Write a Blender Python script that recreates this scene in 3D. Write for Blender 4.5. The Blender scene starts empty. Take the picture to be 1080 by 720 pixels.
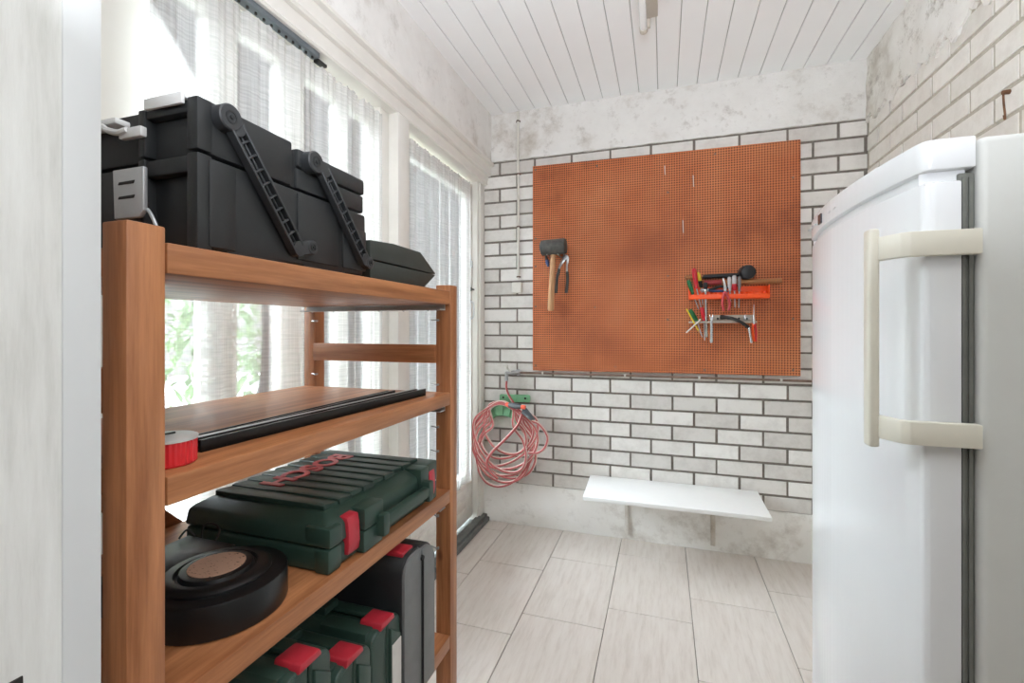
import bpy, bmesh, math, random
from mathutils import Vector, Matrix
random.seed(7)
C = bpy.context.scene
COL = C.collection
PI = math.pi

# ------------------------------------------------------------------ camera
cam = bpy.data.cameras.new('camera')
cam.sensor_width = 36.0
cam.lens = 489.0 / 1080.0 * 36.0
cam.shift_y = -14.0 / 1080.0
cam.clip_start = 0.01
camo = bpy.data.objects.new('camera', cam)
COL.objects.link(camo)
camo.location = (0, 0, 1.145)
camo.rotation_euler = (PI / 2, 0, math.radians(18.118))
C.camera = camo

# ------------------------------------------------------------------ light
C.view_settings.view_transform = 'Standard'
C.view_settings.look = 'None'
C.view_settings.exposure = 0.38
C.view_settings.gamma = 1.0
C.view_settings.use_curve_mapping = False
C.cycles.max_bounces = 16
C.cycles.diffuse_bounces = 9
C.cycles.transparent_max_bounces = 24
WORLD_STRENGTH = 2.3
W = bpy.data.worlds.new('overcast_sky')
C.world = W
W.use_nodes = True
wn = W.node_tree
wn.nodes.clear()
wo = wn.nodes.new('ShaderNodeOutputWorld')
wb = wn.nodes.new('ShaderNodeBackground')
wb.inputs[0].default_value = (0.93, 0.97, 1.0, 1)
wb.inputs[1].default_value = WORLD_STRENGTH
wn.links.new(wb.outputs[0], wo.inputs[0])


def area(name, loc, rot, sx, sy, power, col=(1, 1, 1)):
    l = bpy.data.lights.new(name, 'AREA')
    l.shape = 'RECTANGLE'
    l.size = sx
    l.size_y = sy
    l.energy = power
    l.color = col
    o = bpy.data.objects.new(name, l)
    o.location = loc
    o.rotation_euler = rot
    COL.objects.link(o)
    return o


def sunlamp(name, direction, strength, angle, col):
    l = bpy.data.lights.new(name, 'SUN')
    l.energy = strength
    l.angle = math.radians(angle)
    l.color = col
    o = bpy.data.objects.new(name, l)
    o.rotation_euler = Vector(direction).to_track_quat('-Z', 'Y').to_euler()
    o.location = (-4, 1, 4)
    COL.objects.link(o)


# hazy sun over the garden side, and two added fill lights out of view by the doorway
sunlamp('hazy_sun', (0.66, 0.16, -0.72), 50.0, 66, (0.87, 0.965, 1.09))
area('added_ceiling_fill', (0.0, -0.22, 1.5), (math.radians(180 - 15), 0, 0), 0.4, 0.4, 36, (0.925, 0.975, 1.06))  # added light facing up to brighten the ceiling; no lamp stands here
area('added_side_fill', (1.03, -0.5, 1.75), (0, math.radians(84), 0), 1.1, 0.9, 16, (0.95, 0.98, 1.04))  # added fill from the right for faces turned that way, no real window


# ------------------------------------------------------------------ materials
def lin(c):
    return tuple(((v / 255) / 12.92 if v / 255 <= 0.04045 else ((v / 255 + 0.055) / 1.055) ** 2.4) for v in c)


def newmat(name):
    m = bpy.data.materials.new(name)
    m.use_nodes = True
    nt = m.node_tree
    b = nt.nodes['Principled BSDF']
    return m, nt, b


def N(nt, t, **kw):
    n = nt.nodes.new(t)
    for k, v in kw.items():
        if k.startswith('i_'):
            n.inputs[int(k[2:]) if k[2:].isdigit() else k[2:].replace('_', ' ')].default_value = v
        else:
            setattr(n, k, v)
    return n


def ramp(nt, src, stops, interp='LINEAR'):
    r = nt.nodes.new('ShaderNodeValToRGB')
    r.color_ramp.interpolation = interp
    e = r.color_ramp.elements
    while len(e) > 1:
        e.remove(e[-1])
    e[0].position = stops[0][0]
    e[0].color = (*stops[0][1], 1) if len(stops[0][1]) == 3 else stops[0][1]
    for p, c in stops[1:]:
        x = e.new(p)
        x.color = (*c, 1) if len(c) == 3 else c
    nt.links.new(src, r.inputs[0])
    return r


def coords(nt, scale=(1, 1, 1)):
    tc = nt.nodes.new('ShaderNodeTexCoord')
    mp = nt.nodes.new('ShaderNodeMapping')
    mp.inputs['Scale'].default_value = scale
    nt.links.new(tc.outputs['Object'], mp.inputs[0])
    return mp.outputs[0]


def noise(nt, vec, scale, detail=4, rough=0.6):
    n = nt.nodes.new('ShaderNodeTexNoise')
    n.inputs['Scale'].default_value = scale
    n.inputs['Detail'].default_value = detail
    n.inputs['Roughness'].default_value = rough
    nt.links.new(vec, n.inputs['Vector'])
    return n.outputs[0]


def mixc(nt, fac, a, b, mode='MIX'):
    m = nt.nodes.new('ShaderNodeMix')
    m.data_type = 'RGBA'
    m.blend_type = mode
    for s, v in ((0, fac), (6, a), (7, b)):
        if isinstance(v, (int, float)):
            m.inputs[s].default_value = v
        elif isinstance(v, tuple):
            m.inputs[s].default_value = (*v, 1)
        else:
            nt.links.new(v, m.inputs[s])
    return m.outputs[2]


def bump(nt, b, h, strength=0.2, dist=0.002):
    n = nt.nodes.new('ShaderNodeBump')
    n.inputs['Strength'].default_value = strength
    n.inputs['Distance'].default_value = dist
    nt.links.new(h, n.inputs['Height'])
    nt.links.new(n.outputs[0], b.inputs['Normal'])


def plain(name, rgb, rough=0.5, metal=0.0, var=0.08, scale=30, spec=None, bmp=0.0):
    m, nt, b = newmat(name)
    c = lin(rgb)
    v = coords(nt)
    n = noise(nt, v, scale, 3)
    d = tuple(x * (1 - var) for x in c)
    l = tuple(min(1, x * (1 + var)) for x in c)
    r = ramp(nt, n, [(0.3, d), (0.7, l)])
    nt.links.new(r.outputs[0], b.inputs['Base Color'])
    b.inputs['Roughness'].default_value = rough
    b.inputs['Metallic'].default_value = metal
    if spec is not None:
        b.inputs['Specular IOR Level'].default_value = spec
    if bmp:
        bump(nt, b, noise(nt, v, scale * 8, 2), bmp, 0.001)
    return m


def wood(name, axis, dark, light, rough=0.42, s=1.0, knots=True):
    m, nt, b = newmat(name)
    sc = [38 * s, 38 * s, 38 * s]
    sc[axis] = 2.2 * s
    v = coords(nt, tuple(sc))
    n1 = noise(nt, v, 1.0, 6, 0.65)
    col = ramp(nt, n1, [(0.28, lin(dark)), (0.72, lin(light))]).outputs[0]
    v2 = coords(nt, tuple(x * 2.4 for x in sc))
    n2 = noise(nt, v2, 2.2, 3)
    fine = ramp(nt, n2, [(0.35, (0.8, 0.76, 0.72)), (0.6, (1, 1, 1))]).outputs[0]
    col = mixc(nt, 0.55, col, fine, 'MULTIPLY')
    if knots:
        sk = [9 * s, 9 * s, 9 * s]
        sk[axis] = 5 * s
        vo = nt.nodes.new('ShaderNodeTexVoronoi')
        vo.inputs['Scale'].default_value = 1.0
        nt.links.new(coords(nt, tuple(sk)), vo.inputs['Vector'])
        k = ramp(nt, vo.outputs['Distance'], [(0.05, (0.22, 0.13, 0.08)), (0.10, (1, 1, 1))]).outputs[0]
        col = mixc(nt, 0.8, col, k, 'MULTIPLY')
    nt.links.new(col, b.inputs['Base Color'])
    b.inputs['Roughness'].default_value = rough
    bump(nt, b, n2, 0.12, 0.001)
    return m


WD, WL = (130, 78, 44), (204, 140, 94)
wood_x = wood('stained_pine_x', 0, WD, WL)
wood_y = wood('stained_pine_y', 1, WD, WL)
wood_z = wood('stained_pine_z', 2, WD, WL)
wood_handle = wood('ash_handle', 2, (170, 125, 85), (205, 160, 118), 0.5, 2.0, False)
wood_stick = wood('brown_stick', 0, (140, 88, 48), (182, 124, 76), 0.5, 2.0, False)

white_paint = plain('white_gloss_paint', (226, 222, 214), 0.38, var=0.03, scale=6)
cream_paint = plain('cream_gloss_paint', (224, 220, 213), 0.36, var=0.04, scale=7)
ceil_white = plain('white_plank', (243, 243, 243), 0.4, var=0.015, scale=3)
groove_dark = plain('groove_shadow_grey', (166, 164, 161), 0.8)
lamp_white = plain('lamp_tube_white', (240, 240, 238), 0.25, var=0.01)
lamp_body_m = plain('lamp_body_beige', (196, 188, 176), 0.5, var=0.03)
black_pl = plain('black_plastic', (36, 38, 39), 0.5, var=0.12, scale=20, bmp=0.15)
black_arm = plain('charcoal_plastic', (50, 52, 54), 0.5, var=0.1, bmp=0.15)
black_deep = plain('deep_black_plastic', (16, 17, 18), 0.65, var=0.1)
black_reel = plain('black_rubber_case', (17, 18, 19), 0.36, var=0.12)
case_lit_grey = plain('lit_black_plastic', (112, 113, 113), 0.5, var=0.08, bmp=0.1)  # light on the black case's end, put into a greyer colour
dark_green = plain('dark_olive_plastic', (50, 54, 49), 0.6, var=0.1, bmp=0.1)
case_green = plain('bottle_green_plastic', (43, 65, 56), 0.42, var=0.12, scale=14, bmp=0.12)
case_red = plain('red_plastic_latch', (178, 42, 56), 0.4, var=0.08)
text_red = plain('red_lettering', (224, 100, 104), 0.4, var=0.12)
text_pink = plain('pale_rubbed_lettering', (222, 150, 150), 0.4, var=0.1)
silver = plain('brushed_silver', (196, 197, 198), 0.38, 0.55, var=0.06)
steel = plain('steel', (176, 176, 176), 0.3, 0.85, var=0.1)
chrome = plain('chrome', (214, 214, 214), 0.16, 0.95, var=0.05)
iron = plain('dark_iron', (58, 56, 54), 0.45, 0.6, var=0.2)
grey_rail = plain('grey_metal_rail', (112, 120, 126), 0.45, 0.3, var=0.08)
red_roll = plain('red_ribbed_plastic', (206, 40, 46), 0.4, var=0.06)
grey_lid = plain('grey_lid', (178, 178, 174), 0.45, var=0.1)
rubber = plain('worn_black_rubber', (74, 72, 68), 0.75, var=0.35, scale=40)
alu_black = plain('black_anodised', (22, 22, 22), 0.28, 0.3, var=0.1)
orange_pl = plain('orange_plastic', (244, 84, 22), 0.4, var=0.06)
red_h = plain('red_handle', (196, 30, 44), 0.3, var=0.12)
green_h = plain('green_handle', (24, 104, 58), 0.3, var=0.12)
yellow_h = plain('yellow_handle', (222, 196, 50), 0.35, var=0.1)
clear_h = plain('pale_grey_handle', (190, 184, 184), 0.25, var=0.1)
black_h = plain('black_handle', (30, 30, 32), 0.45)
blue_h = plain('blue_handle', (56, 76, 120), 0.45)
hang_green = plain('green_hanger_plastic', (122, 176, 134), 0.5, var=0.1)
hose_red = plain('red_hose', (178, 88, 86), 0.45, var=0.12, scale=12)
hose_pink = plain('pale_hose_stripe', (228, 204, 195), 0.45, var=0.05)
conn_orange = plain('orange_coupling', (236, 92, 60), 0.4)
conn_grey = plain('grey_coupling', (84, 88, 92), 0.45)
copper = plain('tarnished_pipe', (128, 104, 90), 0.5, 0.3, var=0.3, scale=25)
conduit_m = plain('old_white_conduit', (216, 211, 202), 0.5, var=0.06)
clip_m = plain('brown_clip', (92, 70, 58), 0.6)
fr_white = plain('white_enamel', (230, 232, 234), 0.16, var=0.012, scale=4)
fr_side = plain('pale_grey_cabinet', (206, 207, 203), 0.4, var=0.01)  # even pale grey, darker than the white of the door
fr_handle = plain('cream_handle_plastic', (224, 220, 206), 0.35, var=0.02)
fr_gasket = plain('grey_gasket', (112, 114, 108), 0.6, var=0.1)
fr_display = plain('dark_display', (70, 72, 76), 0.2)
fr_icon = plain('grey_print', (186, 188, 190), 0.4)
thresh_m = plain('weathered_grey_sill', (98, 100, 96), 0.75, var=0.25, scale=25)
ground_m = plain('garden_paving', (214, 213, 210), 0.9, var=0.15, scale=4)
leaf_m = plain('hedge_leaves', (150, 178, 130), 0.7, var=0.25, scale=5)
paper = plain('off_white_sticker', (206, 202, 196), 0.6, var=0.05)
rust = plain('rusty_steel', (120, 84, 60), 0.8, 0.2, var=0.35, scale=40)


def plaster(name, stain=0.5, base=(222, 218, 212), seed=0.0, crack=True, rust_spots=False):
    m, nt, b = newmat(name)
    v = coords(nt)
    mp = nt.nodes.new('ShaderNodeMapping')
    mp.inputs['Location'].default_value = (seed, seed * 1.7, seed * 0.6)
    nt.links.new(v, mp.inputs[0])
    v = mp.outputs[0]
    n1 = noise(nt, v, 2.6, 8, 0.68)
    n2 = noise(nt, v, 11, 9, 0.78)
    c1 = ramp(nt, n1, [(0.30, lin((190, 181, 170))), (0.45, lin(base)), (0.75, lin((240, 238, 235)))]).outputs[0]
    c2 = ramp(nt, n2, [(0.30, lin((158, 146, 132))), (0.46, (1, 1, 1))]).outputs[0]
    col = mixc(nt, stain, c1, c2, 'MULTIPLY')
    if rust_spots:
        n3 = noise(nt, v, 9, 5, 0.75)
        k = ramp(nt, n3, [(0.68, (0, 0, 0)), (0.75, (1, 1, 1))]).outputs[0]
        col = mixc(nt, k, col, lin((148, 116, 88)))
    nt.links.new(col, b.inputs['Base Color'])
    b.inputs['Roughness'].default_value = 0.8
    bump(nt, b, noise(nt, v, 22, 8, 0.75), 0.5, 0.006)
    return m


plaster_back = plaster('stained_plaster', 0.5, (228, 225, 221), seed=0.3)
plaster_left = plaster('streaked_plaster', 0.35, (226, 223, 219), seed=2.1)
plaster_right = plaster('peeling_plaster', 0.8, (226, 222, 216), seed=4.7)
rusty_white = plaster('rusted_white_bracket', 0.9, (190, 180, 166), seed=5.5, rust_spots=True)
plinth_m = plaster('dirty_white_plinth', 0.30, (236, 233, 228), seed=1.0, rust_spots=True)


def reveal_mat():
    m, nt, b = newmat('rough_whitewash')
    v = coords(nt, (30, 30, 3))
    n = noise(nt, v, 1.4, 8, 0.7)
    c = ramp(nt, n, [(0.25, lin((188, 188, 182))), (0.5, lin((212, 212, 208))), (0.75, lin((224, 225, 222)))]).outputs[0]
    nt.links.new(c, b.inputs['Base Color'])
    b.inputs['Roughness'].default_value = 0.7
    bump(nt, b, n, 0.4, 0.002)
    return m


reveal_m = reveal_mat()
jamb_m = plain('grey_white_jamb_paint', (206, 208, 208), 0.4, var=0.02, scale=4)


def brick_mat(name, a, bcol, dark):
    m, nt, b = newmat(name)
    at = N(nt, 'ShaderNodeAttribute', attribute_name='tint')
    v = coords(nt)
    n = noise(nt, v, 11, 7, 0.72)
    base = ramp(nt, at.outputs['Fac'], [(0, lin(a)), (1, lin(bcol))]).outputs[0]
    dirt = ramp(nt, n, [(0.32, lin(dark)), (0.55, (1, 1, 1))]).outputs[0]
    col = mixc(nt, 0.28, base, dirt, 'MULTIPLY')
    nt.links.new(col, b.inputs['Base Color'])
    b.inputs['Roughness'].default_value = 0.62
    bump(nt, b, noise(nt, v, 60, 5, 0.7), 0.35, 0.002)
    return m


brick_back = brick_mat('pale_grey_brick', (206, 201, 195), (232, 228, 223), (178, 170, 162))
brick_right = brick_mat('whitewashed_brick', (222, 217, 210), (234, 230, 224), (200, 192, 182))
mortar_back = plain('dark_mortar', (124, 116, 108), 0.9, var=0.2, scale=40)
mortar_right = plain('painted_mortar', (186, 178, 164), 0.9, var=0.15, scale=40)


def tile_mat():
    m, nt, b = newmat('streaked_beige_tile')
    at = N(nt, 'ShaderNodeAttribute', attribute_name='tint')
    v = coords(nt, (46, 5, 1))
    n = noise(nt, v, 1.0, 8, 0.72)
    n2 = noise(nt, coords(nt, (3, 1.2, 1)), 1.6, 4)
    c = ramp(nt, n, [(0.25, lin((190, 178, 168))), (0.5, lin((209, 200, 192))), (0.75, lin((217, 210, 203)))]).outputs[0]
    c = mixc(nt, 0.35, c, ramp(nt, n2, [(0.3, (0.86, 0.83, 0.8)), (0.7, (1, 1, 1))]).outputs[0], 'MULTIPLY')
    c = mixc(nt, 0.5, c, ramp(nt, at.outputs['Fac'], [(0, (0.92, 0.91, 0.9)), (1, (1, 1, 1))]).outputs[0], 'MULTIPLY')
    nt.links.new(c, b.inputs['Base Color'])
    b.inputs['Roughness'].default_value = 0.34
    bump(nt, b, n, 0.08, 0.001)
    return m


tile_m = tile_mat()
grout_m = plain('grey_grout', (134, 126, 118), 0.9, var=0.1)


def peg_mat():
    m, nt, b = newmat('perforated_hardboard')
    tc = nt.nodes.new('ShaderNodeTexCoord')
    sep = nt.nodes.new('ShaderNodeSeparateXYZ')
    nt.links.new(tc.outputs['Object'], sep.inputs[0])
    P = 0.01245

    def cell(o):
        a = N(nt, 'ShaderNodeMath', operation='DIVIDE'); a.inputs[1].default_value = P
        nt.links.new(o, a.inputs[0])
        f = N(nt, 'ShaderNodeMath', operation='FRACT'); nt.links.new(a.outputs[0], f.inputs[0])
        s = N(nt, 'ShaderNodeMath', operation='SUBTRACT'); s.inputs[1].default_value = 0.5
        nt.links.new(f.outputs[0], s.inputs[0])
        q = N(nt, 'ShaderNodeMath', operation='MULTIPLY')
        nt.links.new(s.outputs[0], q.inputs[0]); nt.links.new(s.outputs[0], q.inputs[1])
        return q.outputs[0]
    ad = N(nt, 'ShaderNodeMath', operation='ADD')
    nt.links.new(cell(sep.outputs[0]), ad.inputs[0]); nt.links.new(cell(sep.outputs[2]), ad.inputs[1])
    hole = ramp(nt, ad.outputs[0], [(0.065, (0, 0, 0)), (0.12, (1, 1, 1))])
    v = coords(nt)
    n = noise(nt, v, 2.2, 6, 0.62)
    n2 = noise(nt, coords(nt, (60, 60, 4)), 1.0, 4)
    c = ramp(nt, n, [(0.30, lin((160, 80, 42))), (0.48, lin((206, 116, 68))), (0.72, lin((222, 140, 92)))]).outputs[0]
    c = mixc(nt, 0.25, c, ramp(nt, n2, [(0.3, (0.8, 0.76, 0.72)), (0.7, (1, 1, 1))]).outputs[0], 'MULTIPLY')
    col = mixc(nt, hole.outputs[0], lin((70, 38, 22)), c)
    nt.links.new(col, b.inputs['Base Color'])
    b.inputs['Roughness'].default_value = 0.6
    bump(nt, b, hole.outputs[0], 0.8, 0.003)
    return m


peg_m = peg_mat()


def net_mat():
    m, nt, b = newmat('sheer_net_curtain')
    nt.nodes.remove(b)
    out = [n for n in nt.nodes if n.type == 'OUTPUT_MATERIAL'][0]
    slub = noise(nt, coords(nt, (12, 12, 210)), 1.0, 2, 0.5)
    fine = noise(nt, coords(nt, (5, 420, 5)), 1.0, 2, 0.5)
    f = ramp(nt, slub, [(0.34, (0.68,) * 3), (0.66, (0.86,) * 3)]).outputs[0]
    f2 = ramp(nt, fine, [(0.35, (0.86,) * 3), (0.65, (1,) * 3)]).outputs[0]
    f = mixc(nt, 1.0, f, f2, 'MULTIPLY')
    tr = N(nt, 'ShaderNodeBsdfTransparent')
    tr.inputs[0].default_value = (1, 1, 1, 1)
    tl = N(nt, 'ShaderNodeBsdfTranslucent')
    tl.inputs[0].default_value = (*lin((116, 116, 116)), 1)
    df = N(nt, 'ShaderNodeBsdfDiffuse')
    df.inputs[0].default_value = (*lin((222, 220, 217)), 1)
    mx = N(nt, 'ShaderNodeMixShader')
    mx.inputs[0].default_value = 0.83
    nt.links.new(tl.outputs[0], mx.inputs[1]); nt.links.new(df.outputs[0], mx.inputs[2])
    m2 = N(nt, 'ShaderNodeMixShader')
    nt.links.new(f, m2.inputs[0])
    nt.links.new(tr.outputs[0], m2.inputs[1]); nt.links.new(mx.outputs[0], m2.inputs[2])
    nt.links.new(m2.outputs[0], out.inputs[0])
    return m


net_m = net_mat()


def glass_mat():
    m, nt, b = newmat('window_glass')
    nt.nodes.remove(b)
    out = [n for n in nt.nodes if n.type == 'OUTPUT_MATERIAL'][0]
    tr = N(nt, 'ShaderNodeBsdfTransparent'); tr.inputs[0].default_value = (0.96, 0.98, 0.97, 1)
    gl = N(nt, 'ShaderNodeBsdfGlossy'); gl.inputs['Roughness'].default_value = 0.02
    fr = N(nt, 'ShaderNodeFresnel'); fr.inputs[0].default_value = 1.45
    mx = N(nt, 'ShaderNodeMixShader')
    nt.links.new(fr.outputs[0], mx.inputs[0])
    nt.links.new(tr.outputs[0], mx.inputs[1]); nt.links.new(gl.outputs[0], mx.inputs[2])
    nt.links.new(mx.outputs[0], out.inputs[0])
    return m


glass_m = glass_mat()


def label_mat():
    m, nt, b = newmat('faded_brown_label')
    n = noise(nt, coords(nt, (120, 260, 1)), 1.0, 2)
    c = ramp(nt, n, [(0.30, lin((74, 52, 42))), (0.40, lin((190, 152, 128)))]).outputs[0]
    nt.links.new(c, b.inputs['Base Color'])
    b.inputs['Roughness'].default_value = 0.6
    return m


label_m = label_mat()


# ------------------------------------------------------------------ mesh helpers
def merge(bm, t):
    me = bpy.data.meshes.new('t')
    t.to_mesh(me); t.free()
    bm.from_mesh(me)
    bpy.data.meshes.remove(me)


def box(bm, x0, x1, y0, y1, z0, z1, bev=0.0, seg=2):
    t = bmesh.new()
    bmesh.ops.create_cube(t, size=1)
    for v in t.verts:
        v.co = Vector(((x0 + x1) / 2 + v.co.x * (x1 - x0), (y0 + y1) / 2 + v.co.y * (y1 - y0), (z0 + z1) / 2 + v.co.z * (z1 - z0)))
    if bev:
        bmesh.ops.bevel(t, geom=t.edges[:], offset=bev, segments=seg, affect='EDGES', profile=0.5)
    merge(bm, t)


def prism(bm, pts, axis, a0, a1, bev=0.0, seg=2):
    """pts: 2-D outline in the two other axes (in x,y,z order), extruded along axis"""
    t = bmesh.new()

    def mk(p, a):
        q = list(p)
        q.insert(axis, a)
        return t.verts.new(q)
    A = [mk(p, a0) for p in pts]
    B = [mk(p, a1) for p in pts]
    n = len(pts)
    t.faces.new(A); t.faces.new(B[::-1])
    for i in range(n):
        t.faces.new((A[i], B[i], B[(i + 1) % n], A[(i + 1) % n]))
    bmesh.ops.recalc_face_normals(t, faces=t.faces[:])
    if bev:
        bmesh.ops.bevel(t, geom=t.edges[:], offset=bev, segments=seg, affect='EDGES', profile=0.5)
    merge(bm, t)


def frame_of(d):
    d = d.normalized()
    u = Vector((0, 0, 1)) if abs(d.z) < 0.9 else Vector((1, 0, 0))
    a = d.cross(u).normalized()
    return a, d.cross(a).normalized()


def rod(bm, p0, p1, prof, seg=14, sq=1.0):
    """lathe along p0->p1; prof = [(t, r)]; caps closed"""
    p0 = Vector(p0); p1 = Vector(p1)
    d = p1 - p0
    a, b = frame_of(d)
    rings = []
    for t, r in prof:
        c = p0 + d * t
        rings.append([bm.verts.new(c + a * (r * math.cos(2 * PI * i / seg)) + b * (r * sq * math.sin(2 * PI * i / seg))) for i in range(seg)])
    fs = []
    for q in range(len(rings) - 1):
        for i in range(seg):
            fs.append(bm.faces.new((rings[q][i], rings[q][(i + 1) % seg], rings[q + 1][(i + 1) % seg], rings[q + 1][i])))
    fs.append(bm.faces.new(rings[0][::-1])); fs.append(bm.faces.new(rings[-1]))
    bmesh.ops.recalc_face_normals(bm, faces=fs)
    return fs


def smooth_path(pts, sub=8, closed=False):
    P = [Vector(p) for p in pts]
    out = []
    n = len(P)
    for i in range(n if closed else n - 1):
        p0 = P[(i - 1) % n] if closed or i > 0 else P[0]
        p1 = P[i]; p2 = P[(i + 1) % n]
        p3 = P[(i + 2) % n] if closed or i + 2 < n else P[-1]
        for k in range(sub):
            t = k / sub
            out.append(0.5 * ((2 * p1) + (-p0 + p2) * t + (2 * p0 - 5 * p1 + 4 * p2 - p3) * t * t + (-p0 + 3 * p1 - 3 * p2 + p3) * t ** 3))
    if not closed:
        out.append(P[-1])
    return out


def tube(bm, pts, r, seg=10, stripe=None):
    n = len(pts)
    rings = []
    prev = None
    for i, p in enumerate(pts):
        d = (pts[min(i + 1, n - 1)] - pts[max(i - 1, 0)])
        if d.length < 1e-9:
            d = Vector((0, 0, 1))
        d.normalize()
        if prev is None:
            a, _ = frame_of(d)
        else:
            a = (prev - d * prev.dot(d))
            a = a.normalized() if a.length > 1e-6 else frame_of(d)[0]
        prev = a
        b = d.cross(a)
        rr = r[i] if isinstance(r, (list, tuple)) else r
        rings.append([bm.verts.new(p + a * (rr * math.cos(2 * PI * k / seg)) + b * (rr * math.sin(2 * PI * k / seg))) for k in range(seg)])
    fs = []
    for q in range(n - 1):
        for k in range(seg):
            f = bm.faces.new((rings[q][k], rings[q][(k + 1) % seg], rings[q + 1][(k + 1) % seg], rings[q + 1][k]))
            if stripe and k in stripe:
                f.material_index = 1
            fs.append(f)
    fs.append(bm.faces.new(rings[0][::-1])); fs.append(bm.faces.new(rings[-1]))
    bmesh.ops.recalc_face_normals(bm, faces=fs)


def world_loc(o):
    l = Vector((0, 0, 0))
    while o is not None:
        l = l + o.location
        o = o.parent
    return l


def obj(name, bm, mat, parent=None, loc=None, smooth=True, angle=38):
    """bm is in world coordinates; the object's origin goes to loc (or to its parent's origin)"""
    me = bpy.data.meshes.new(name)
    if parent is not None:
        base = world_loc(parent)
    else:
        base = Vector(loc) if loc is not None else Vector((0, 0, 0))
    bmesh.ops.translate(bm, verts=bm.verts[:], vec=-base)
    bmesh.ops.remove_doubles(bm, verts=bm.verts[:], dist=1e-6)
    bm.to_mesh(me); bm.free()
    for m in (mat if isinstance(mat, (list, tuple)) else [mat]):
        me.materials.append(m)
    if smooth:
        me.polygons.foreach_set('use_smooth', [True] * len(me.polygons))
        me.set_sharp_from_angle(angle=math.radians(angle))
    o = bpy.data.objects.new(name, me)
    COL.objects.link(o)
    if parent is not None:
        o.parent = parent
    else:
        o.location = base
    return o


def tag(o, label, cat, group=None):
    o['label'] = label
    o['category'] = cat
    if group:
        o['group'] = group
    return o


def thing(name, label, cat, loc=(0, 0, 0), group=None):
    o = bpy.data.objects.new(name, None)
    o.empty_display_size = 0.05
    COL.objects.link(o)
    o.location = loc
    return tag(o, label, cat, group)


def struct(name, bm, mat, parent=None, smooth=True):
    o = obj(name, bm, mat, parent, smooth=smooth)
    if parent is None:
        o['kind'] = 'structure'
    return o


def B():
    return bmesh.new()


# ------------------------------------------------------------------ room shell
YB = 2.6        # back wall mortar plane
XR = 0.915      # right wall mortar plane
ZC = 2.41       # ceiling
XL = -0.975     # left beam face

# floor tiles
bm = B()
box(bm, -1.25, 1.1, -2.2, 2.75, -0.06, -0.004)
tl = B()
lay = tl.faces.layers.float.new('tint')
cols = [(-1.189, 1.99), (-0.865, 2.13), (-0.541, 2.268), (-0.217, 2.41), (0.107, 2.105), (0.431, 2.269), (0.755, 2.41)]
for x0, y0 in cols:
    y = y0 + 0.483 * 2
    while y > -2.2:
        t = B()
        xa, xb, ya, yb = x0 + 0.0014, min(x0 + 0.324, 1.0) - 0.0014, y - 0.483 + 0.0014, min(y, 2.7) - 0.0014
        if yb - ya > 0.01:
            box(t, xa, xb, ya, yb, -0.02, 0.0, 0.0012, 1)
            me = bpy.data.meshes.new('t'); t.to_mesh(me); t.free()
            n0 = len(tl.faces)
            tl.from_mesh(me); bpy.data.meshes.remove(me)
            tl.faces.ensure_lookup_table()
            tv = random.random()
            for f in tl.faces[n0:]:
                f[lay] = tv
        y -= 0.483
me = bpy.data.meshes.new('t')
for f in tl.faces:
    f.material_index = 1
tl.to_mesh(me); tl.free()
bm.from_mesh(me); bpy.data.meshes.remove(me)
struct('floor', bm, [grout_m, tile_m], smooth=False)


# ceiling planks
bm = B()
box(bm, -1.3, 1.15, 0.06, 2.8, ZC + 0.006, ZC + 0.12)
t = B()
g = -0.898 - 0.0965
while g < 0.92:
    a, b_ = max(g, -1.2) + 0.0016, min(g + 0.0965, 1.0) - 0.0016
    box(t, a, b_, 0.06, 2.62, ZC, ZC + 0.008, 0.0016, 1)
    g += 0.0965
for f in t.faces:
    f.material_index = 1
merge(bm, t)
struct('ceiling', bm, [groove_dark, ceil_white], smooth=False)


def bricks(bm, axis, u0, u1, rows, pitch, joint, base, sgn, proud, off_even, off_odd, lay):
    """rows: list of (z0,z1,parity). bricks lie in plane axis=base, proud by sgn*proud"""
    for z0, z1, par in rows:
        o = off_odd if par else off_even
        k = math.floor((u0 - o) / pitch)
        while o + k * pitch < u1:
            a = max(o + k * pitch + joint / 2, u0)
            b_ = min(o + (k + 1) * pitch - joint / 2, u1)
            k += 1
            if b_ - a < 0.012:
                continue
            jz = joint / 2
            i = 0.0018
            j = [random.uniform(-0.0012, 0.0012) for _ in range(4)]
            pr = proud + random.uniform(-0.0012, 0.0012)

            def mk(u, d, z):
                return bm.verts.new((u, base + sgn * d, z)) if axis == 1 else bm.verts.new((base + sgn * d, u, z))
            A = [mk(a + j[0], -0.004, z0 + jz), mk(b_ + j[1], -0.004, z0 + jz + j[2]), mk(b_ + j[1], -0.004, z1 - jz), mk(a + j[0], -0.004, z1 - jz + j[3])]
            F = [mk(a + i + j[0], pr, z0 + jz + i), mk(b_ - i + j[1], pr, z0 + jz + i + j[2]), mk(b_ - i + j[1], pr, z1 - jz - i), mk(a + i + j[0], pr, z1 - jz - i + j[3])]
            fs = [bm.faces.new(F), bm.faces.new(A[::-1])]
            for q in range(4):
                fs.append(bm.faces.new((A[q], A[(q + 1) % 4], F[(q + 1) % 4], F[q])))
            tv = random.random()
            for f in fs:
                f[lay] = tv
                f.material_index = 1


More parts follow.
